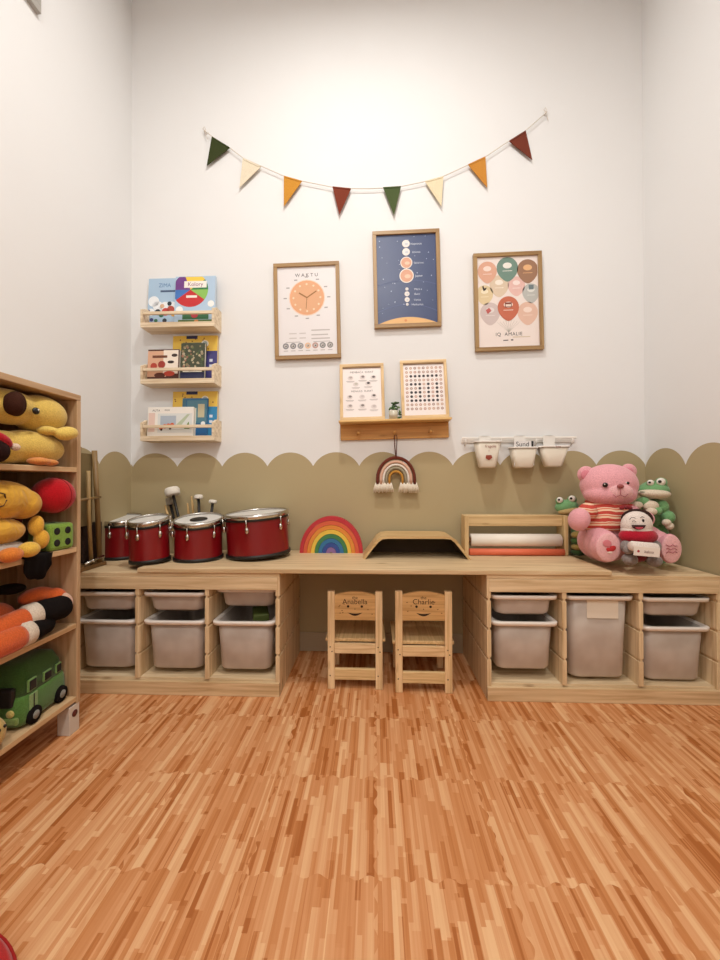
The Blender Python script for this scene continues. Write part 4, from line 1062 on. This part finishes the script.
YEL = plush('#dcbb5e'); YEL2 = plush('#e4c565')
SG = 'soft toys in the bookcase'
z = SHZ[3]
dk = soft('plush_duck', 'big yellow plush duck with a brown bill, top shelf of the bookcase', 'soft toy', (-1.18, 1.24, z), SG)
P(dk, 'body', [((-1.155, 1.245, z+.06), (.07, .12, .059)), ((-1.17, 1.16, z+.055), (.07, .07, .054))], YEL, .005)
h_ = P(dk, 'head', [((-1.15, 1.275, 1.139), (.07, .09, .066)), ((-1.16, 1.17, 1.146), (.062, .1, .056))], YEL, .005)
P(dk, 'bill', [((-1.108, 1.146, 1.15), (.028, .025, .04)), ((-1.1, 1.13, 1.146), (.028, .024, .036))], plush('#3e2116'), .004, 'dark brown bill', h_)
m = MB(); c_ = at(36, 411, X=-1.088)-Vector(dk.location); m.ball(c_, (.007, .0125, .0115), mat('#15100d', .2), n=16); m.ball(c_+Vector((.006, .002, .004)), (.002, .003, .003), WHITE, n=8); m.build('eye', h_)
c_ = at(66.5, 433.5, X=-1.075); P(dk, 'wing', [(c_, (.03, .042, .024), (.25, 0, 0)), ((c_.x-.03, c_.y-.045, c_.z+.004), (.03, .03, .016))], YEL2, .004)
P(dk, 'foot', [((-1.095, 1.215, z+.014), (.03, .035, .013)), ((-1.09, 1.25, z+.012), (.025, .025, .011))], plush('#d98e4c'), .003, 'orange foot')
sd = soft('small_doll', 'small dark doll with a red sleeve beside the yellow duck', 'soft toy', (-1.1, 1.06, z), SG)
P(sd, 'body', [((-1.085, 1.055, z+.036), (.03, .042, .036))], plush('#2a1512')); P(sd, 'arm', [((-1.078, 1.072, z+.068), (.02, .032, .015), (-.6, 0, 0))], plush('#b41f2b'), None, 'red sleeve')
P(sd, 'hand', [((-1.068, 1.104, z+.05), (.012, .012, .011))], plush('#dcc3ae')); P(sd, 'head', [((-1.1, 1.02, z+.1), (.035, .036, .034))], plush('#dcc3ae'))

z = SHZ[2]
WY = mat('#d9a53a', .9, kind='wrinkle')
yt = soft('plush_figure', 'yellow wrinkled plush figure with pale trousers, second shelf of the bookcase', 'soft toy', (-1.17, 1.13, z), SG)
P(yt, 'head', [((-1.155, 1.14, .852), (.068, .105, .062)), ((-1.14, 1.2, .838), (.055, .05, .05))], WY, .005)
P(yt, 'body', [((-1.165, 1.12, .756), (.07, .098, .046))], WY)
P(yt, 'arm', [((-1.115, 1.226, .765), (.024, .019, .034), (-.15, 0, 0)), ((-1.105, 1.236, .718), (.022, .021, .032), (-.15, 0, 0))], mat('#dfa83c', .9, kind='plush'), .003)
P(yt, 'trousers', [((-1.16, 1.12, .7), (.065, .1, .028))], plush('#b3a69b'), None, 'pale grey trousers')
P(yt, 'foot', [((-1.082, 1.165, .697), (.026, .032, .024)), ], plush('#e3b84c')); P(yt, 'foot', [((-1.078, 1.1, .692), (.026, .035, .022))], plush('#db7f33'))
m = MB(); c0 = Vector((-1.096, 1.085, .855))-Vector(yt.location)
m.tube([c0+Vector((.004*math.sin(k), .018*math.cos(k*.9), .022*math.sin(k*.9))) for k in range(8)], .0022, mat('#4a2c18', .8), 6); m.build('embroidered_face', yt)
bl = soft('plush_ball', 'round red plush ball on top of the green dice', 'ball', (-1.13, 1.305, .80), SG)
P(bl, 'cover', [((-1.125, 1.306, .862), (.066, .062, .062))], plush('#b8101c'))
m = MB(); m.tube([Vector((.005+.0665*math.cos(R(a)), .001, .062+.0625*math.sin(R(a)))) for a in range(0, 360, 12)], .0013, mat('#8c0c16', .8), 6, closed=True); m.build('seam', bl)
rbk = soft('red_cushion', 'dark red cushion at the back behind the red ball', 'cushion', (-1.26, 1.24, z), SG)
P(rbk, 'cushion_cover', [((-1.272, 1.24, z+.12), (.036, .1, .118))], plush('#7e0f19'))
m = MB(); m.tube([Vector((-.012, .1*math.cos(R(a)), .12+.118*math.sin(R(a)))) for a in range(0, 360, 12)], .003, mat('#640b13', .9), 6, closed=True); m.build('piping', rbk)
dc = thing('plush_dice', 'green plush dice with black dots, second shelf of the bookcase', 'soft toy', (-1.135, 1.309, z), (0, 0, -8), SG)
MB().box(-.047, .047, -.047, .047, 0.001, .094, plush('#7fa33f'), .012).build('cube', dc)
for c_, r_3 in [((.0475, a_, b_), (.0015, .0115, .0125)) for a_ in (-.02, .02) for b_ in (.028, .068)]+[((0, 0, .0945), (.0115, .0115, .0015))]:
    MB().ball(c_, r_3, mat('#14110f', .8), n=14).build('dot', dc)
bk = MB(); mt = mat('#120e0e', .9, kind='cloth')
xs = [(-1.16, z+.003), (-1.1, z+.004), (-1.084, z+.002), (-1.08, z-.02), (-1.084, z-.045), (-1.083, z-.062)]
t_ = bmesh.new(); g = []
for i, (x, zz) in enumerate(xs):
    row = []
    for j in range(13):
        yy = 1.15+.1*j/12; dz = -.006*math.sin(j*.9)-(.02*(1-((j-6)/6)**2) if i == 5 else 0)+(.018*abs(j-6)/6 if i >= 3 else 0)
        row.append(t_.verts.new((x+.002*math.sin(j*1.7)*(i > 2), yy, zz+(dz if i >= 3 else 0))))
    g.append(row)
for i in range(len(xs)-1):
    for j in range(12): t_.faces.new((g[i][j], g[i][j+1], g[i+1][j+1], g[i+1][j]))
bk._add(t_, mt, None, True); o = bk.build('black_cloth'); sm_ = o.modifiers.new('s', 'SOLIDIFY'); sm_.thickness = .003
tag(o, 'black cloth hanging over the edge of the second shelf', 'cloth')

z = SHZ[1]
OR = plush('#d3602a'); BK = plush('#15100f'); WHT = plush('#d9cbb8')
fx = soft('plush_fox', 'orange plush fox lying down, with white cuffs and black paws', 'soft toy', (-1.18, 1.18, z), SG)
P(fx, 'body', [((-1.22, 1.1, z+.075), (.075, .15, .072))], OR)
A0 = .475


def cyl(t, name, y0, y1, c0, r0, r1, mt, parent=None):
    m = MB(); L_ = Vector(t.location); a = Vector((c0[0], y0, c0[1]))-L_; b = Vector((c0[2], y1, c0[3]))-L_
    m.tube([a, a.lerp(b, .15), a.lerp(b, .5), a.lerp(b, .85), b], r0, mt, 20, taper=[r0*.82, r0, (r0+r1)/2, r1, r1*.82]); return m.build(name, parent or t)


l1 = cyl(fx, 'leg', 1.0, 1.215, (-1.145, .452, -1.122, .472), .036, .037, OR)
cyl(fx, 'cuff', 1.192, 1.236, (-1.125, .472, -1.115, .474), .039, .040, WHT, l1); cyl(fx, 'paw', 1.23, 1.325, (-1.115, .474, -1.095, .470), .0405, .040, BK, l1)
l2_ = cyl(fx, 'leg', .98, 1.16, (-1.1, .432, -1.098, .432), .036, .038, OR)
cyl(fx, 'cuff', 1.148, 1.186, (-1.098, .433, -1.098, .433), .0385, .038, WHT, l2_); cyl(fx, 'paw', 1.18, 1.265, (-1.1, .432, -1.11, .434), .0365, .034, BK, l2_)
tl = P(fx, 'tail', [((-1.17, 1.29, .515), (.04, .06, .028)), ((-1.14, 1.328, .487), (.042, .04, .046))], OR, .004)
P(fx, 'tail_tip', [((-1.112, 1.333, .474), (.03, .03, .04))], plush('#dcb49c'), None, 'pale pinkish tail tip', tl)
P(fx, 'ear', [((-1.2, 1.225, .556), (.03, .05, .018), (-.12, 0, 0))], BK, None, 'black ear')

z = SHZ[0]
vn = thing('plush_van', 'green plush camper van with black windows, bottom shelf of the bookcase', 'soft toy', (-1.195, 1.262, z), (0, 0, 6), SG)
VG = plush('#527a38')
m = MB(); m.loft([(.012, .075, .1, .02, 0), (.03, .082, .108, .03, 0), (.09, .082, .105, .035, 0), (.102, .078, .1, .035, 0)], VG); m.build('lower_body', vn)
m = MB(); m.loft([(.1, .078, .1, .035, 0), (.15, .07, .094, .035, .003), (.18, .055, .08, .03, .006), (.192, .03, .05, .025, .008)], plush('#3d5f2a')); m.build('roof', vn)
gl_ = mat('#0f1013', .5)
for y0, w_, hh_ in ((-.062, .018, .026), (.004, .019, .022), (.056, .014, .022)):
    m = MB(); m.box(.0745, .0815, y0-w_, y0+w_, .108, .108+hh_*1.5, plush('#6f9450'), .003, Matrix.Rotation(0, 4, 'Z')); m.box(.079, .0835, y0-w_+.004, y0+w_-.004, .112, .104+hh_*1.5, gl_, .002); m.build('window', vn)
m = MB(); m.box(-.055, .055, -.112, -.09, .075, .135, gl_, .008); m.build('windshield', vn)
m = MB(); m.box(.08, .0842, -.078, -.044, .05, .1, plush('#86a568'), .002); m.box(.083, .0855, -.063, -.059, .052, .098, gl_, .0005); m.build('door', vn)
for y0 in (-.06, .062):
    for s_ in (-1, 1):
        m = MB(); m.lathe([(.0, -.008), (.026, -.008), (.028, 0), (.026, .008), (0, .008)], BK, T(s_*.082, y0, .029, 0, 90, 0), n=24); m.lathe([(.013, -.0095), (.013, .0095)], plush('#8c8a80'), T(s_*.082, y0, .029, 0, 90, 0), n=20); m.build('wheel', vn)
m = MB(); m.box(-.07, .07, -.112, -.098, .022, .045, plush('#7d9450'), .006); m.build('bumper', vn)
for s_ in (-1, 1): MB().ball((s_*.048, -.108, .058), (.012, .006, .012), plush('#c9b86a'), n=14).build('headlight', vn)
yr = soft('cream_plush', 'round cream yellow plush at the front of the bottom shelf', 'soft toy', (-1.12, 1.075, z), SG)
P(yr, 'body', [((-1.115, 1.062, z+.052), (.04, .052, .052))], plush('#c9ac62')); m = MB(); m.ball((.045, -.01, .07), (.004, .004, .005), BLACK, n=10); m.ball((.04, .012, .07), (.004, .004, .005), BLACK, n=10); m.build('eyes', yr)

# red floor cushion at the lower left corner of the view
fc = thing('floor_cushion', 'bright red round floor cushion at the lower left corner', 'cushion', (-.810, .504, 0))
MB().lathe([(0, 0), (.215, 0), (.232, .012), (.235, .025), (.225, .042), (.15, .055), (0, .058)], mat('#b80d0a', .8, kind='cloth'), n=64).build('cushion_cover', fc)
m = MB(); m.tube([(.236*math.cos(R(a)), .236*math.sin(R(a)), .025) for a in range(0, 360, 6)], .003, mat('#9c0a08', .8), 8, closed=True); m.build('piping', fc)

# ------------------------------------------------------------ view
S.view_settings.view_transform = 'Standard'; S.view_settings.look = 'None'; S.view_settings.gamma = 1; S.view_settings.exposure = .05
S.view_settings.use_curve_mapping = False
